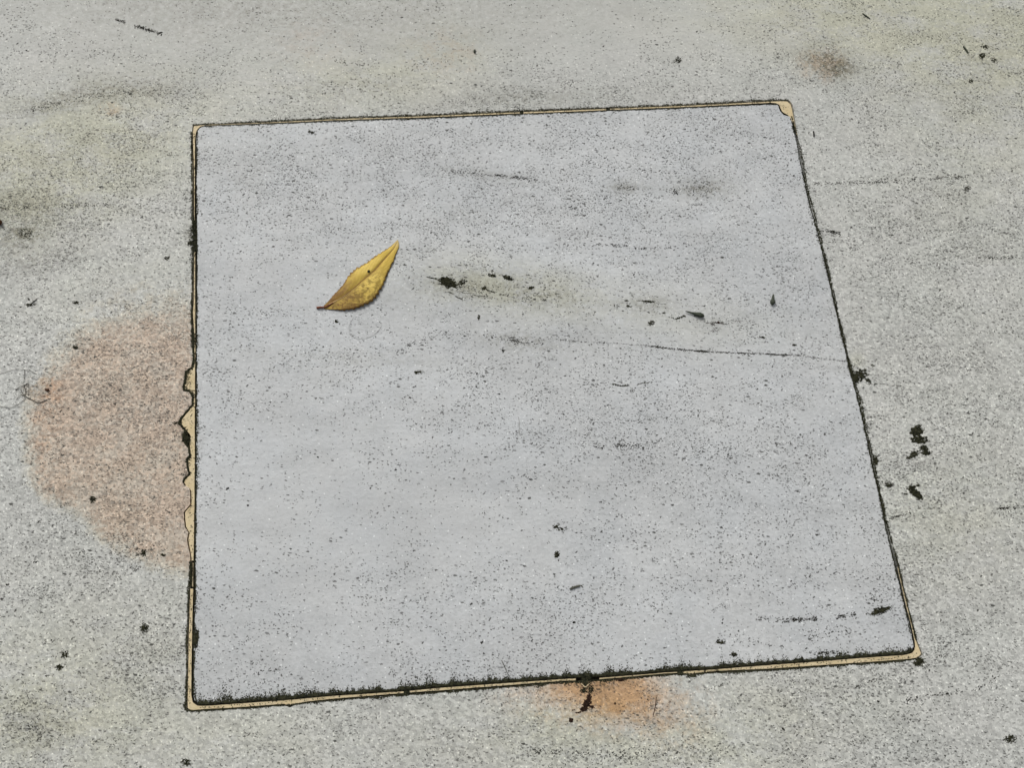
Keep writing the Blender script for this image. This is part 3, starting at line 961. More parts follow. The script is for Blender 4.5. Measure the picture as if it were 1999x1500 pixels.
# drawn-out trails of specks
TR = [([(900, 572), (1000, 578), (1090, 592)], .45, 7), ([(1060, 575), (1180, 592), (1260, 600)], .3, 7), ([(1250, 600), (1340, 622), (1480, 640)], .3, 7), ([(1590, 358), (1700, 357)], .4, 1.2), ([(1700, 357), (1800, 350), (1895, 343)], .4, 1.2), ([(1240, 330), (1320, 338)], .4, 2), ([(1110, 405), (1180, 415)], .4, 3), ([(880, 335), (930, 339), (960, 341)], .9, 1.4), ([(965, 341), (1010, 347), (1050, 351)], .9, 1.4), ([(1205, 366), (1240, 365)], 1.6, 3.5), ([(1300, 372), (1325, 376)], 1.3, 2.5),
      ([(1340, 372), (1400, 366)], .9, 5), ([(1590, 358), (1680, 357), (1790, 347)], .4, 1.5), ([(1840, 335), (1865, 347), (1895, 343)], .7, 1.2), ([(1880, 365), (1890, 369)], 2, 2),
      ([(1905, 503), (1999, 504)], .7, 1.2), ([(1950, 993), (2010, 990)], .7, 1.0), ([(1475, 1208), (1520, 1210), (1545, 1211)], .9, 2.6), ([(1545, 1211), (1595, 1209)], 1.3, 1.8), ([(1630, 1206), (1670, 1201)], 1.1, 1.5),
      ([(1900, 1350), (1945, 1325)], .7, 1.2), ([(1770, 1368), (1830, 1356), (1880, 1352)], .5, 2), ([(1670, 1342), (1705, 1328)], .5, 1.6), ([(1375, 1350), (1420, 1335)], .5, 1.2), ([(1160, 873), (1265, 871)], .5, 2.0), ([(1200, 869), (1260, 872)], .6, 1.2),
      ([(1150, 478), (1225, 479)], .5, 1), ([(1240, 486), (1310, 482)], .4, 1.2), ([(820, 655), (900, 652), (960, 660)], .35, 3.5), ([(770, 690), (800, 672), (840, 668)], .22, 3.0), ([(960, 655), (1020, 668), (1060, 672)], .8, 3), ([(980, 685), (985, 683)], 2, 1.5),
      ([(1600, 448), (1640, 455)], .9, 1.5), ([(1620, 452), (1641, 458)], 1, 1), ([(1735, 1013), (1778, 1002)], .7, 1), ([(340, 180), (230, 180), (120, 200), (60, 215)], .5, 4), ([(640, 165), (720, 172)], .6, 6), ([(650, 118), (740, 130)], .5, 4), ([(800, 130), (900, 115)], .4, 4),
      ([(120, 402), (210, 400)], .6, 1.3), ([(0, 408), (60, 402)], .6, 2), ([(265, 1085), (285, 1075), (300, 1063)], .9, 1.2), ([(240, 1120), (270, 1105)], .5, 3), ([(490, 1318), (560, 1305)], .15, 2), ([(270, 1300), (300, 1340)], .6, 14), ([(60, 1410), (80, 1450)], .5, 10),
      ([(870, 255), (890, 256)], .4, 2), ([(1040, 1467), (1140, 1473), (1230, 1470)], .5, 3), ([(1180, 1480), (1300, 1472)], .5, 4), ([(1700, 1165), (1712, 1172)], .9, 2), ([(1470, 1255), (1530, 1264)], .5, 1.2), ([(1400, 1252), (1415, 1256)], 1.5, 1.2), ([(1590, 1275), (1640, 1274)], .7, 1.6), ([(1570, 1240), (1640, 1235)], .4, 8),
      ([(600, 258), (617, 258)], 1.2, 1.4), ([(540, 300), (600, 310)], .5, 12), ([(500, 250), (560, 250)], .3, 2)]
for pl, d, wd in TR:
    x, y = pl[0]
    S.path(pl, d * 4.2, wd * 1.05 + .5, .4, 1.2, 2.2, .35, ztop((x + pl[-1][0]) / 2, (y + pl[-1][1]) / 2), fade=7)
# small single flecks
for x, y, s_ in ((443, 955, 3), (484, 987, 2.6), (772, 918, 2.2), (621, 893, 2), (527, 757, 2.2), (1284, 800, 2), (1088, 1082, 3.6), (1090, 1095, 2.2), (940, 1256, 3), (945, 1277, 2), (921, 1179, 2.6), (1120, 1216, 3), (1410, 1217, 2.4), (1432, 1279, 4), (1653, 1233, 2), (1575, 1266, 2.2),
                 (1085, 1030, 3), (1105, 1030, 2.2), (930, 755, 2.2), (975, 770, 2.5), (800, 776, 2.5), (808, 756, 2.5), (1330, 800, 2), (1505, 760, 1.8), (1592, 505, 2), (1895, 263, 2.2), (1902, 277, 2), (1613, 292, 2), (1533, 281, 2.4), (1677, 238, 2.6), (1702, 229, 2.2), (1863, 180, 2), (1868, 192, 1.8), (52, 98, 2.4),
                 (80, 120, 2), (185, 44, 1.8), (263, 72, 1.4), (995, 10, 2.6), (1118, 42, 1.8), (1062, 80, 1.5), (868, 185, 1.8), (157, 310, 3), (330, 303, 2.4), (255, 183, 3), (195, 365, 2.6), (40, 600, 2), (150, 590, 2.4), (57, 585, 3), (225, 790, 2.4), (120, 802, 2.4), (180, 975, 3.2), (70, 1098, 2.8), (50, 1098, 2), (320, 1085, 2.4),
                 (100, 1250, 2.2), (140, 1248, 2), (13, 1142, 3), (3, 1170, 3), (90, 1320, 2), (45, 1317, 2), (1690, 1440, 2), (1845, 1476, 2.2), (1640, 1362, 2), (1530, 1425, 3), (1790, 1362, 2.6), (1715, 1370, 3), (1335, 475, 1.6), (995, 463, 2), (970, 380, 2), (1210, 240, 2), (1183, 242, 2), (1200, 275, 2), (1140, 280, 2.4), (1358, 254, 2.2), (1338, 252, 2.2)):
    z = ztop(x, y)
    s_ *= 1.35
    S.grain(x, y, s_ * .5, S.r.uniform(1, 1.5), S.r.uniform(0, 3), .6, z)
    S.grain(x + S.r.uniform(-1, 1) * s_, y + S.r.uniform(-.6, .6) * s_, s_ * .38, 1.4, S.r.uniform(0, 3), .5, z)
    for _ in range(2):
        S.grain(x + S.r.gauss(0, 1.3) * s_, y + S.r.gauss(0, .9) * s_, .5, 1.4, S.r.uniform(0, 3), .4, z)
tag(S.build('dirt_specks', MAT_DIRT, False), 'fine black specks of dirt scattered all over the pale stone', 'dirt', kind='stuff')

# ------------------------------------------------------------------ cracks: parts of the stones they run through
K = Grains(31)
crk = [(1090, 664), (1150, 668), (1205, 671), (1260, 675), (1300, 680), (1340, 684), (1400, 688), (1450, 690), (1500, 692), (1560, 694), (1600, 700), (1650, 706)]
K.path(crk[3:10], 4.4, .95, .5, 1.15, 2.2, .3, ZS, fade=3)
K.path(crk, 1.2, .8, .35, .75, 2.2, .3, ZS)
K.path([(1200, 680), (1290, 690), (1370, 704)], .8, 1.2, .35, .6, 2.2, .3, ZS)
K.path([(1100, 650), (1220, 650), (1330, 648)], .6, 1.0, .35, .55, 2.2, .3, ZS)
co = K.build('crack', MAT_DIRT)
co.parent = slab
tag(co, 'long thin dark crack running right across the slab')
K = Grains(32)
K.path([(225, 38), (245, 43)], 2.4, 1.5, .6, 1.5, 1.8, .4)
K.path([(262, 50), (285, 57), (316, 66)], 2.6, 1.8, .6, 1.6, 1.8, .4)
K.path([(200, 34), (350, 74)], .25, 1.2, .4, .7, 1.8, .3)
co = K.build('crack', MAT_DIRT)
co.parent = pavement
tag(co, 'short dark scratch filled with dirt')


# ------------------------------------------------------------------ clumps of black moss, each its own thing
def clump(name, label, cat, blobs=(), trails=(), z=0.0, mat=None, group='black moss and dirt clumps on the stone', seed=1, h=.9):
    g = Grains(seed)
    for b in blobs:
        g.blob(b[0], b[1], b[2] * 1.25, b[3] * 1.25, b[4], int(b[5] * 1.5), *b[6:], h=h, z=z)
    for pl, d, wd, a, b in trails:
        g.path(pl, d, wd, a, b, 1.8, .6, z)
    return tag(g.build(name, mat or MAT_MOSS), label, cat, group)


clump('moss_clump', 'largest black moss clump on the slab, with a thin tail pointing at the leaf', 'moss',
      [(876, 553, 16, 6.5, 12, 130, .9, 2.3), (872, 546, 10, 5, 10, 40, .8, 2.0), (902, 551, 8, 5, -20, 45, .6, 1.5), (866, 549, 9, 3.5, 25, 40, .7, 1.6), (900, 560, 10, 3, 0, 22, .4, .9)],
      [([(832, 540), (842, 543), (851, 544), (862, 551)], 3.0, .5, .5, 1.1), ([(910, 554), (931, 557)], .5, 2, .4, .9)], ZS, seed=41)
clump('moss_clump', 'two short black moss dashes side by side above the largest clump on the slab', 'moss',
      [(961, 538, 8, 2.6, 10, 34, .6, 1.5), (990, 542, 8, 3.4, 8, 50, .7, 1.8), (961, 529, 2.4, 2, 0, 8, .6, 1.2), (998, 546, 5, 2, 5, 16, .6, 1.3)],
      [([(951, 515), (957, 521)], 1, .8, .5, .9), ([(965, 533), (982, 537)], 1.2, 1.2, .4, .9)], ZS, seed=42)
clump('moss_clump', 'ragged string of black moss just below the two dashes, right of the largest clump', 'moss',
      [(945, 563, 5, 3, 10, 30, .6, 1.6), (1037, 562, 5, 2.6, 5, 26, .6, 1.5)],
      [([(950, 567), (960, 570), (970, 572)], 1.8, 1.0, .5, 1.1), ([(922, 575), (935, 579), (952, 579)], 2.0, .4, .4, .8), ([(903, 572), (918, 573)], 1.2, .4, .4, .7), ([(905, 569), (932, 567)], 1.0, .4, .35, .6),
       ([(975, 575), (1003, 580)], 1.0, .7, .4, .9), ([(1017, 560), (1030, 562)], 1.2, 1.2, .4, .8), ([(1040, 572), (1050, 574)], 1.0, .8, .5, .9), ([(1078, 569), (1092, 580)], .8, 1.5, .4, .9), ([(1018, 581), (1048, 588)], .4, 2, .4, 1.0)], ZS, seed=43)
clump('dirt_streak', 'short black bent streak under the left end of the largest moss clump', 'dirt',
      [], [([(876, 570), (885, 574)], 3, .7, .5, 1.0), ([(889, 578), (895, 582), (903, 584)], 3.5, .5, .5, 1.0)], ZS, seed=44)
clump('dirt_streak', 'black dash with a rusty halo in the middle right of the slab', 'dirt',
      [(1266, 589, 10, 2.0, 4, 45, .6, 1.4), (1223, 587, 3, 1.4, 0, 9, .6, 1.2), (1226, 598, 4, 2, 15, 14, .6, 1.2), (1203, 598, 5, 4, 0, 14, .4, .9)],
      [([(1245, 587), (1260, 588)], 2, .4, .4, .9), ([(1276, 590), (1300, 595)], .9, 1, .4, .8), ([(1228, 573), (1240, 574)], 1.0, 1, .4, .9), ([(1272, 577), (1284, 581)], .8, 1, .4, .9)], ZS, seed=45)
clump('dirt_streak', 'thin black broken line with a stained ring below it, right of the brown seed pod', 'dirt',
      [(1402, 630, 10, 1.6, 3, 30, .5, 1.2), (1392, 634, 5, 1.4, 15, 14, .5, 1.0), (1396, 644, 10, 4.5, 0, 30, .35, .7)],
      [([(1378, 631), (1390, 631)], 1.5, .4, .4, .8), ([(1410, 633), (1425, 635)], 1.2, .6, .4, .7), ([(1430, 626), (1475, 628)], .7, 1.0, .4, .8)], ZS, MAT_RUST, seed=46)
clump('dirt_streak', 'two small dark flecks above the right end of the long crack', 'dirt',
      [(1489, 659, 4, 1.8, 10, 14, .6, 1.3), (1551, 674, 5, 1.6, 5, 16, .6, 1.3), (1520, 668, 2, 1.2, 0, 4, .5, .9)],
      [([(1478, 658), (1496, 659)], 1, .5, .4, .8)], ZS, seed=47)
clump('dirt_streak', 'pair of thin black dashes joined end to end below the long crack', 'dirt',
      [], [([(1195, 750), (1214, 754), (1230, 752)], 2.2, .8, .5, 1.1), ([(1247, 750), (1275, 746)], 1.8, .6, .4, 1.0), ([(1240, 757), (1233, 770)], 1.2, 2, .4, .9)], ZS, seed=48)
clump('moss_clump', 'dark moss patch grown against the outer side of the right joint', 'moss',
      [(1680, 733, 11, 11, 20, 150, .7, 1.7), (1670, 738, 5, 10, -15, 70, .8, 1.8), (1695, 744, 6, 4, 30, 30, .6, 1.4), (1704, 713, 4, 3, 30, 12, .5, 1.1)], [([(1661, 722), (1670, 745)], 4, 1.2, .8, 1.6)], 0, seed=49)
clump('moss_clump', 'tall ragged black moss cluster standing free on the right paving', 'moss',
      [(1790, 842, 10, 9, 0, 120, .9, 2.4), (1795, 859, 13, 7, 5, 120, .8, 2.2), (1804, 876, 7, 5, 40, 55, .7, 1.8), (1808, 885, 8, 4, 5, 50, .7, 1.8), (1785, 887, 7, 6, -20, 55, .6, 1.7), (1775, 894, 6, 3, -20, 24, .6, 1.4)],
      [([(1786, 832), (1800, 831)], 2, 1.5, .6, 1.3), ([(1792, 882), (1800, 878)], 1.5, 1, .5, 1)], 0, seed=50)
clump('moss_clump', 'smaller ragged black moss cluster just below the tall one on the right paving', 'moss',
      [(1781, 952, 8, 3, -8, 45, .7, 1.8), (1786, 962, 10, 6, 25, 110, .8, 2.2), (1794, 970, 7, 4.5, 20, 60, .7, 2.0), (1792, 948, 3, 2, 0, 12, .6, 1.3)],
      [([(1761, 963), (1771, 966)], 2.4, .7, .5, 1.2)], 0, seed=51)
clump('moss_clump', 'fuzzy dark moss sprig stretching out from the lower right joint', 'moss',
      [(1733, 948, 6, 3.5, 20, 40, .5, 1.3), (1741, 947, 5, 2.5, 10, 16, .5, 1.1)], [([(1722, 942), (1745, 946)], 1.4, 1.6, .4, .9)], 0, seed=52)
clump('moss_clump', 'dark tuft bulging from the right joint level with the tall moss cluster foot', 'moss',
      [(1709, 900, 5, 9, -10, 70, .6, 1.5)], [], 0, seed=53)
clump('moss_clump', 'oval dark moss spot on the slab near its lower right corner', 'moss',
      [(1718, 1193, 15, 5.5, -10, 150, .5, 1.5), (1735, 1188, 6, 4, -15, 30, .5, 1.1), (1706, 1199, 8, 3, -10, 35, .5, 1.1)], [([(1690, 1200), (1706, 1199)], 1, 1.5, .4, .9), ([(1700, 1165), (1722, 1178)], .5, 2.5, .4, 1.0)], ZS, seed=54)
clump('moss_clump', 'black moss plugging the bottom joint at the orange stain', 'moss',
      [(1145, 1322, 10, 6, 0, 90, .7, 1.7), (1143, 1336, 9, 6, 0, 90, .8, 1.9), (1140, 1349, 7, 6, 20, 70, .8, 2.0), (1154, 1346, 6, 8, 15, 70, .8, 1.9)], [], -.0002, seed=55)
clump('dirt_streak', 'dark brown crusty trail dripping down over the orange stain', 'dirt',
      [(1150, 1362, 4, 6, 10, 32, .6, 1.5), (1146, 1374, 6, 8, 20, 60, .7, 1.9), (1140, 1385, 6, 5, -20, 50, .7, 1.8), (1155, 1381, 4, 3, 20, 16, .6, 1.3), (1130, 1392, 6, 1.4, -10, 14, .5, 1.0)],
      [([(1117, 1388), (1122, 1386)], 1.5, .6, .6, 1.1)], 0, MAT_RUST, seed=56)
clump('dirt_speck', 'lone black crumb at the lower left foot of the orange stain', 'crumb',
      [(1115, 1407, 4.5, 3.5, 0, 26, .6, 1.5)], [], 0, MAT_RUST, 'dark crumbs lying on the stone', seed=57)
clump('dirt_speck', 'dark brown crust under the joint at the right of the orange stain', 'crumb',
      [(1213, 1328, 9, 3, 5, 40, .5, 1.3), (1201, 1374, 1.6, 2, 0, 6, .6, 1.1)], [], 0, MAT_RUST, 'dark crumbs lying on the stone', seed=58)
clump('moss_clump', 'black moss tuft fanning out at the outer lower right corner of the joint', 'moss',
      [(1796, 1292, 7, 6, 20, 80, .6, 1.5), (1790, 1297, 7, 3.5, 20, 40, .5, 1.3)],
      [([(1796, 1288), (1808, 1287)], 1.6, .6, .5, .9), ([(1796, 1292), (1807, 1294)], 1.6, .6, .5, .9), ([(1794, 1298), (1802, 1302)], 1.6, .8, .5, .9)], 0, seed=59)
clump('moss_clump', 'black moss smear covering the upper left joint in two lumps', 'moss',
      [(380, 440, 4, 13, 0, 80, .6, 1.5), (374, 475, 6, 5, 0, 50, .6, 1.4), (377, 447, 6, 8, 20, 40, .5, 1.2), (384, 440, 3, 9, 8, 26, .5, 1.1)], [([(384, 418), (391, 424)], 2, .6, .5, 1.0), ([(380, 455), (380, 500)], 1.6, 1.6, .5, 1.1), ([(384, 482), (385, 490)], 2, .7, .5, .9)], .0001, seed=60)
clump('moss_clump', 'black pit of moss in the chipped edge left of the slab', 'moss',
      [(363, 858, 8, 9, 10, 85, .7, 1.8), (344, 827, 6, 3.5, 10, 34, .6, 1.4), (358, 846, 6, 3, -20, 20, .5, 1.2), (360, 925, 5, 8, 10, 40, .5, 1.3)], [([(361, 726), (360, 745), (355, 760)], 1.5, 1.2, .5, 1.2)], -.0001, seed=61)
clump('moss_clump', 'black vertical smear on the slab edge low on the left side', 'moss',
      [(382, 1248, 4, 15, 4, 110, .7, 1.6), (386, 1243, 3, 11, 0, 50, .5, 1.2)], [], ZS, seed=62)
SPOTS = [('dirt_speck', 'round dark crumb on the paving left of the lower left joint', 282, 1227, 8, 7, 70),
         ('dirt_speck', 'dark smudge of crumbs left of the black smear, below the round crumb', 126, 1279, 9, 6, 34),
         ('dirt_speck', 'loose cluster of dark grains left of the lower left corner, above the corner stain', 115, 1304, 6, 6, 40),
         ('dirt_speck', 'dark crumb above the pink stain, beside its upper left edge', 147, 678, 5, 4, 34),
         ('dirt_speck', 'flat black fleck on the pale paving above the pink stain', 148, 591, 6, 2.4, 26),
         ('dirt_speck', 'short dark dash of dirt left of the flat fleck, near the left edge', 60, 595, 9, 2.6, 30),
         ('dirt_speck', 'dark grey crumb right of the pale area, close to the left joint', 326, 504, 5, 3.6, 24),
         ('dirt_speck', 'small dark patch low inside the pink stain', 181, 976, 6, 5, 40),
         ('dirt_speck', 'dark double crumb at the lower edge of the pink stain', 280, 1081, 5, 6, 34),
         ('dirt_speck', 'dark fleck right of the double crumb by the lower edge of the pink stain', 318, 1084, 4, 2.4, 18),
         ('dirt_speck', 'grey green blotch of grains above the joint, right of the centre', 1323, 118, 7, 6, 45),
         ('dirt_speck', 'fuzzy black crumb in the middle of the upper right group', 1917, 109, 6, 5, 60),
         ('dirt_speck', 'ring of dark grains at the top of the upper right group', 1922, 91, 8, 5, 26),
         ('dirt_speck', 'curled dark crumb at the right of the upper right group', 1941, 117, 7, 4, 34),
         ('dirt_speck', 'shiny black crumb below the upper right group', 1895, 158, 4, 3, 26),
         ('dirt_speck', 'dark fuzzy patch by the right edge near the lower right corner', 1972, 1444, 9, 8, 70),
         ('dirt_speck', 'dark wispy patch at the bottom edge below the lower left joint corner', 364, 1489, 8, 7, 55),
         ('dirt_speck', 'black crumb in front of the leaf stalk, under its lower edge', 657, 628, 4, 2.6, 18),
         ('dirt_speck', 'small upright black chip right of the leaf below the moss clumps', 935, 620, 2.4, 4.2, 20),
         ('dirt_speck', 'dark mottled spot on the slab in its lower middle', 1088, 1083, 5, 6, 36),
         ('dirt_speck', 'pair of faint grey blotches above the dark mottled spot', 1090, 1031, 12, 4, 34),
         ('dirt_speck', 'dark crumb lying next to the crack, right of the rusty dash', 1272, 631, 6, 5, 36),
         ('dirt_speck', 'dark smudge in the left edge of the paving beneath the brown seed', 50, 455, 16, 9, 55),
         ('dirt_speck', 'dark star of grains at the right side under the faint scratch', 1888, 369, 6, 4, 30),
         ('dirt_speck', 'dark crumbs gathered on the slab near the bottom joint, left of its right corner', 1432, 1279, 6, 4, 34),
         ('dirt_speck', 'flat black chip on the slab above the crumbs by the bottom joint', 1407, 1255, 8, 2.4, 26),
         ('dirt_speck', 'clump of dark grains in the middle left of the slab, below the leaf', 818, 727, 10, 3, 30),
         ('dirt_speck', 'black tick on the slab where the upper joint meets its left corner', 607, 258, 8, 2.2, 24)]
for i, (nm, lb, x, y, rx, ry, k) in enumerate(SPOTS):
    clump(nm, lb, 'crumb', [(x, y, rx, ry, rnd.uniform(-10, 25), k, .45, 1.4)], [], ztop(x, y), MAT_MOSS, 'dark crumbs lying on the stone', 100 + i)


# ------------------------------------------------------------------ tubes: hairs, twigs, stalks
def tube(pts, radii, k=6, cap=True):
    verts, faces = [], []
    n = len(pts)
    for i in range(n):
        t = (pts[min(i + 1, n - 1)] - pts[max(i - 1, 0)]).normalized()
        side = t.cross(Vector((0, 0, 1)))
        side = side.normalized() if side.length > 1e-4 else Vector((1, 0, 0))
        up = side.cross(t)
        for j in range(k):
            a = 2 * math.pi * j / k
            verts.append(pts[i] + (side * math.cos(a) + up * math.sin(a)) * radii[i])
    for i in range(n - 1):
        for j in range(k):
            jj = (j + 1) % k
            faces.append((i * k + j, i * k + jj, (i + 1) * k + jj, (i + 1) * k + j))
    if cap:
        faces.append(tuple(range(k))[::-1])
        faces.append(tuple((n - 1) * k + j for j in range(k)))
    return verts, faces


def smooth_px(pl, step=2.0):
    """Catmull-Rom through pixel points"""
    P = [pl[0]] + list(pl) + [pl[-1]]
    out = []
    for i in range(1, len(P) - 2):
        p0, p1, p2, p3 = P[i - 1:i + 3]
        k = max(2, int(math.dist(p1, p2) / step))
        for j in range(k):
            t = j / k
            out.append(tuple(.5 * (2 * p1[c] + (p2[c] - p0[c]) * t + (2 * p0[c] - 5 * p1[c] + 4 * p2[c] - p3[c]) * t * t
                                   + (3 * p1[c] - p0[c] - 3 * p2[c] + p3[c]) * t ** 3) for c in (0, 1)))
    out.append(pl[-1])
    return out


def thread(name, pl, r_px, z, mat, parent=None, lift=0.0, taper=False):
    q = smooth_px(pl)
    n = len(q)
    pts = [at(x, y, z + lift * math.sin(math.pi * i / (n - 1))) for i, (x, y) in enumerate(q)]
    rr = [r_px * .00032 * ((1 - .6 * abs(2 * i / (n - 1) - 1)) if taper else 1) for i in range(n)]
    v, f = tube(pts, rr)
    if parent is not None:
        return child(link(name, v, f, mat, smooth=True), parent)
    c = sum(pts, Vector()) / n
    c.z = z
    return link(name, v, f, mat, smooth=True, origin=c)


tag(thread('hair', [(690, 620), (683, 632), (681, 643), (685, 654), (695, 661), (707, 662), (722, 658), (735, 650), (745, 636)], .24, ZS + .0002, MAT_HAIR),
    'fine grey hair curled in an open loop below the yellow leaf', 'hair')
tuft = empty('fibre_tuft', at(48, 762, 0), 'dark tuft of tangled fibres at the left tip of the pink stain', 'fibre')
for pl, r_ in (([(-6, 733), (10, 727), (30, 722), (47, 722), (60, 725), (72, 731)], .32), ([(48, 722), (48, 735), (46, 748)], .35), ([(0, 794), (14, 796), (28, 794), (42, 785), (50, 779)], .35),
               ([(42, 771), (55, 777), (68, 784), (77, 786), (92, 781)], .75), ([(30, 762), (40, 755), (52, 751)], .5), ([(40, 760), (44, 768), (52, 776)], .45), ([(54, 748), (56, 760), (54, 772)], .4),
               ([(32, 781), (38, 774), (50, 770)], .45), ([(46, 752), (50, 764), (48, 776)], .5)):
    thread('strand', pl, r_, .0002, MAT_HAIRD, tuft, .0003)
gt = Grains(71)
gt.blob(50, 762, 9, 11, 20, 26, .4, 1.0, .5)
child(link('dust_knot', gt.v, gt.f, MAT_HAIRD), tuft)


def twig(name, label, pl, r_px, z, mat=MAT_TWIG, group='bits of dry stem on the stone'):
    q = smooth_px(pl, 2)
    n = len(q)
    pts = [at(x, y, z + r_px * .00032 * .8) for x, y in q]
    rr = [r_px * .00032 * (.75 + .35 * math.sin(math.pi * (i + .5) / n) + .15 * mnoise.noise(Vector((i * .9, r_px, 0)))) for i in range(n)]
    v, f = tube(pts, rr, 7)
    c = sum(pts, Vector()) / n
    c.z = z
    return tag(link(name, v, f, mat, origin=c), label, 'stem', group)


twig('stem_fragment', 'short straight grey stem fragment lying in the lower middle of the slab', [(1112, 1151), (1122, 1147), (1132, 1144)], 1.9, ZS)
twig('stem_fragment', 'tiny curved chip off the end of the grey stem fragment', [(1133, 1143), (1136, 1145), (1138, 1148)], .8, ZS)
twig('stem_fragment', 'dark slanting splinter near the top edge, above the upper right brown stain', [(1684, 26), (1691, 31), (1698, 36)], 1.2, 0, MAT_SEED)
twig('stem_fragment', 'dark slanting stick left of the upper right group of crumbs', [(1881, 90), (1886, 97), (1890, 103)], 1.7, 0, MAT_SEED)
twig('stem_fragment', 'upright dark splinter just outside the upper right corner of the joint', [(1588, 256), (1589, 262), (1589, 267)], 1.4, 0, MAT_DIRT)
twig('stem_fragment', 'thin straight brown needle standing out at the right of the orange stain', [(1281, 1362), (1279, 1380), (1275, 1398)], .6, 0, MAT_BROWN)
twig('stem_fragment', 'thin dark slanting dash on the paving near the left picture edge', [(53, 599), (62, 592), (72, 584)], .9, 0, MAT_TWIG)
twig('stem_fragment', 'thin straight thread in the slab centre with a dark head', [(1012, 814), (1014, 828), (1014, 850)], .5, ZS, MAT_HAIR)
twig('stem_fragment', 'thin slanting dark thread just above the bottom joint', [(979, 1290), (984, 1300), (990, 1314)], .6, ZS, MAT_TWIG)


# ------------------------------------------------------------------ seeds
def seed(name, label, p0, p1, prof, mat, z):
    """a body turned about the line p0 -> p1 lying on the stone; prof = (t, radius px)"""
    verts, faces = [], []
    k = 10
    a, b = at(*p0, z), at(*p1, z)
    ax = (b - a).normalized()
    side = ax.cross(Vector((0, 0, 1))).normalized()
    up = Vector((0, 0, 1))
    rm = max(r for _, r in prof) * .00032
    for i, (t, r) in enumerate(prof):
        c = a.lerp(b, t) + up * rm * .75
        for j in range(k):
            an = 2 * math.pi * j / k
            q = r * .00032 * (1 + .12 * math.sin(3 * an + i))
            verts.append(c + side * math.cos(an) * q + up * math.sin(an) * q * .8)
    m = len(prof)
    for i in range(m - 1):
        for j in range(k):
            jj = (j + 1) % k
            faces.append((i * k + j, (i + 1) * k + j, (i + 1) * k + jj, i * k + jj))
    faces.append(tuple(range(k)))
    faces.append(tuple((m - 1) * k + j for j in range(k))[::-1])
    c = a.lerp(b, .5)
    return tag(link(name, verts, faces, mat, smooth=True, origin=c), label, 'seed', 'seeds on the stone')


seed('seed', 'dark green seed with a narrow neck standing alone on the right of the slab', (1509, 576), (1506, 597), [(0, .5), (.1, 1.8), (.3, 2.4), (.45, 2.7), (.6, 4.6), (.75, 5.2), (.9, 3.6), (1, .8)], MAT_SEED, ZS)
seed('seed', 'brown seed pod with a curved tail at the right end of the dark dashes', (1337, 609), (1374, 619), [(0, .5), (.12, 1.4), (.3, 1.7), (.45, 2.6), (.62, 4.2), (.78, 5.2), (.92, 3.8), (1, 1)], MAT_SEED, ZS)
clump('dirt_streak', 'thin broken dark dashes left of the seed pod with the tail', 'dirt', [(1296, 611, 3, 1.4, 0, 8, .5, 1.1)],
      [([(1304, 619), (1315, 621)], 2, .4, .4, .8), ([(1319, 624), (1330, 619), (1338, 617)], 3, .8, .5, 1.1), ([(1320, 628), (1327, 627)], 1.5, .5, .4, .7)], ZS, seed=90)
seed('seed', 'small round brown seed at the left edge of the picture', (-3, 436), (6, 436), [(0, 2), (.2, 4.5), (.5, 6), (.8, 4.5), (1, 2)], MAT_BROWN, 0)
seed('seed', 'tiny pale and dark seed husk on the smooth stone above the joint', (927, 97), (926, 104), [(0, 1), (.3, 2.2), (.6, 2.6), (1, 1)], MAT_SEED, 0)
seed('seed', 'reddish dark seed inside the left tip of the pink stain', (88, 761), (97, 763), [(0, .8), (.3, 2.2), (.7, 2.8), (1, 1)], MAT_BROWN, 0)

# ------------------------------------------------------------------ the leaf
leaf = empty('fallen_leaf', at(700, 545, ZS), 'yellow pointed leaf with brown margins lying on the pale slab', 'leaf')


def lp(c):
    return (580 + c[0] / 6.663, 440 + c[1] / 6.663)


UP = [(345, 1048), (385, 1010), (430, 958), (470, 910), (520, 860), (600, 770), (650, 682), (700, 622), (780, 552), (900, 490), (1000, 412), (1100, 350), (1180, 300), (1250, 245), (1285, 205), (1310, 186)]
MID = [(350, 1056), (430, 1020), (600, 925), (740, 815), (870, 700), (1000, 590), (1080, 500), (1150, 420), (1250, 310), (1285, 250), (1311, 190)]
LO = [(352, 1090), (400, 1092), (480, 1100), (600, 1106), (740, 1090), (850, 1052), (930, 1010), (1000, 962), (1045, 900), (1085, 840), (1122, 770), (1160, 680), (1190, 595), (1225, 530), (1262, 450), (1288, 370), (1320, 300), (1328, 240), (1313, 190)]
NU, NV = 72, 8
up_, mi_, lo_ = (resample([lp(c) for c in L], NU) for L in (UP, MID, LO))
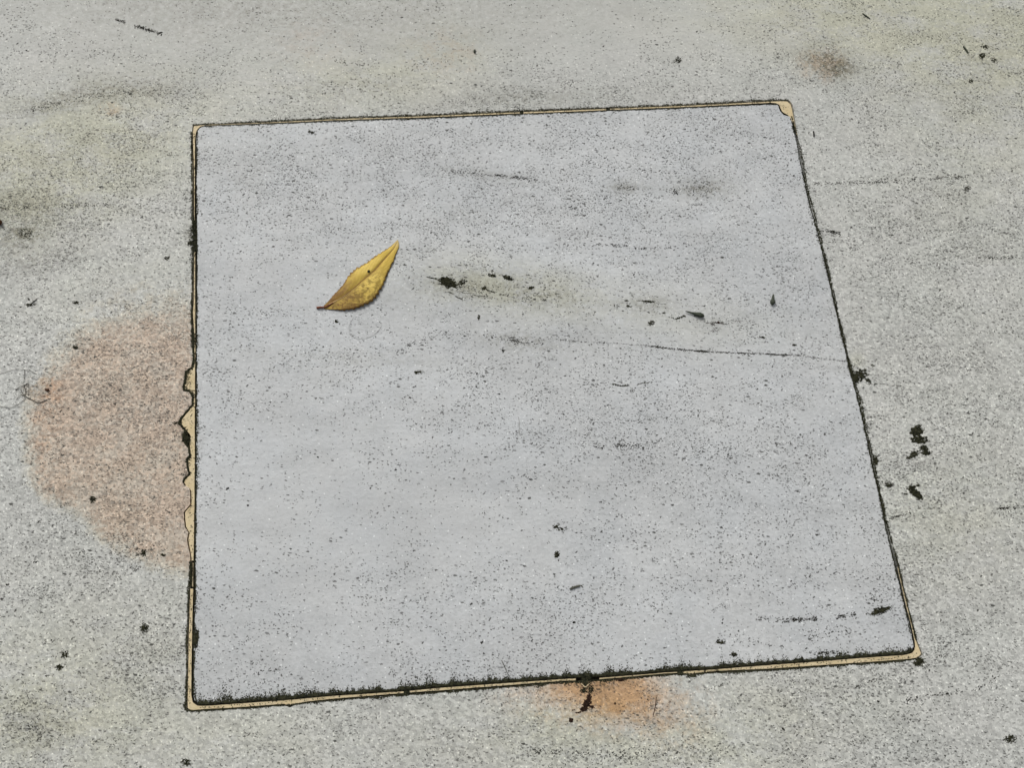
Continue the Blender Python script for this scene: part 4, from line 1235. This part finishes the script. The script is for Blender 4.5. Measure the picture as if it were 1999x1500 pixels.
# align the stations by projecting on the axis
lv, lf, luv = [], [], []
lr = random.Random(3)
for i in range(NU):
    u = i / (NU - 1)
    arch = .0003 + .0010 * math.sin(math.pi * min(1, u * 1.02)) ** .8
    sa = 1 + (.05 * (1 if i % 3 == 0 else -.5) if .1 < u < .93 else 0) + lr.uniform(-.03, .03)
    for j in range(2 * NV + 1):
        v = j / NV - 1                                   # -1 lower edge, 0 midrib, 1 upper edge
        e = up_[i] if v >= 0 else lo_[i]
        a = abs(v) * (sa if abs(v) > .9 else 1)
        x = mi_[i][0] + (e[0] - mi_[i][0]) * a
        y = mi_[i][1] + (e[1] - mi_[i][1]) * a
        q = abs(v)
        z = ZS + arch + .0011 * math.sin(math.pi * u) * q * (1 - q) * 2 - .0006 * (q ** 3) * math.sin(math.pi * u) - .00035 * (1 - min(1, q * 5)) * math.sin(math.pi * u) \
            + .00028 * mnoise.noise(Vector((u * 9, v * 3, 0))) * math.sin(math.pi * u)
        if v < 0:
            z += .0007 * q * q * math.sin(math.pi * min(1, u * 1.4)) * (1 if u < .71 else 0)
        lv.append(at(x, y, max(z, ZS + .0002)))
        luv.append((u, (v + 1) / 2))
W_ = 2 * NV + 1
for i in range(NU - 1):
    for j in range(2 * NV):
        lf.append((i * W_ + j, (i + 1) * W_ + j, (i + 1) * W_ + j + 1, i * W_ + j + 1))
blade = link('blade', lv, lf, MAT_LEAF, smooth=True)
if sum(p.normal.z for p in blade.data.polygons) < 0:
    blade.data.flip_normals()
uvl = blade.data.uv_layers.new(name='UVMap')
for l in blade.data.loops:
    uvl.data[l.index].uv = luv[l.vertex_index]
sol = blade.modifiers.new('thickness', 'SOLIDIFY')
sol.thickness = .00018
sol.offset = -1
child(blade, leaf)


def on_mid(t, dz):
    i = min(NU - 1, max(0, int(round(t * (NU - 1)))))
    p = lv[i * W_ + NV].copy()
    p.z += dz
    return p


pts = [on_mid(i / 60, .00004) for i in range(2, 59)]
v, f = tube(pts, [.00032 * (1.05 - .75 * i / 56) for i in range(57)], 6)
child(link('midrib', v, f, MAT_RIB, smooth=True), leaf)
pts = []
for i in range(3, 26):
    p = on_mid(i / 60, .00006)
    q = lv[min(NU - 1, int(round(i / 60 * (NU - 1)))) * W_ + NV - 1]
    pts.append(p.lerp(q, min(1.0, .28 + .012 * i)) + Vector((0, 0, .00012)))
v, f = tube(pts, [.00032 * (.75 - .5 * i / 22) for i in range(23)], 6)
child(tag(link('midrib', v, f, MAT_RIBP, smooth=True), 'pale ridge beside the brown midrib near the stalk'), leaf)
stq = [lp((256, 1073)), lp((300, 1068)), lp((345, 1066)), lp((400, 1048)), lp((470, 1005))]
q = smooth_px(stq, 1.5)
pts = [at(x, y, ZS + .0007 + .0004 * i / len(q)) for i, (x, y) in enumerate(q)]
v, f = tube(pts, [.00032 * (2.6 - 1.7 * (i / (len(q) - 1)) ** .8) for i in range(len(q))], 8)
child(link('stalk', v, f, MAT_STALK, smooth=True), leaf)
sc_ = lp((930, 597))
best = min(range(len(lv)), key=lambda i: (lv[i] - at(*sc_, ZS + .002)).length)
sv, sf = [], []
c0 = at(*sc_, lv[best].z + .00025)
for ri, (r, h) in enumerate(((3.0, -.0003), (2.6, .00005), (1.4, .0003))):
    for j in range(10):
        a = 2 * math.pi * j / 10
        sv.append(c0 + Vector((math.cos(a) * r * .00031, math.sin(a) * r * .00034, h)))
for ri in range(2):
    for j in range(10):
        jj = (j + 1) % 10
        sf.append((ri * 10 + j, ri * 10 + jj, ri * 10 + 10 + jj, ri * 10 + 10 + j))
sf.append(tuple(range(20, 30)))
child(link('black_spot', sv, sf, MAT_MOSS, smooth=True), leaf)
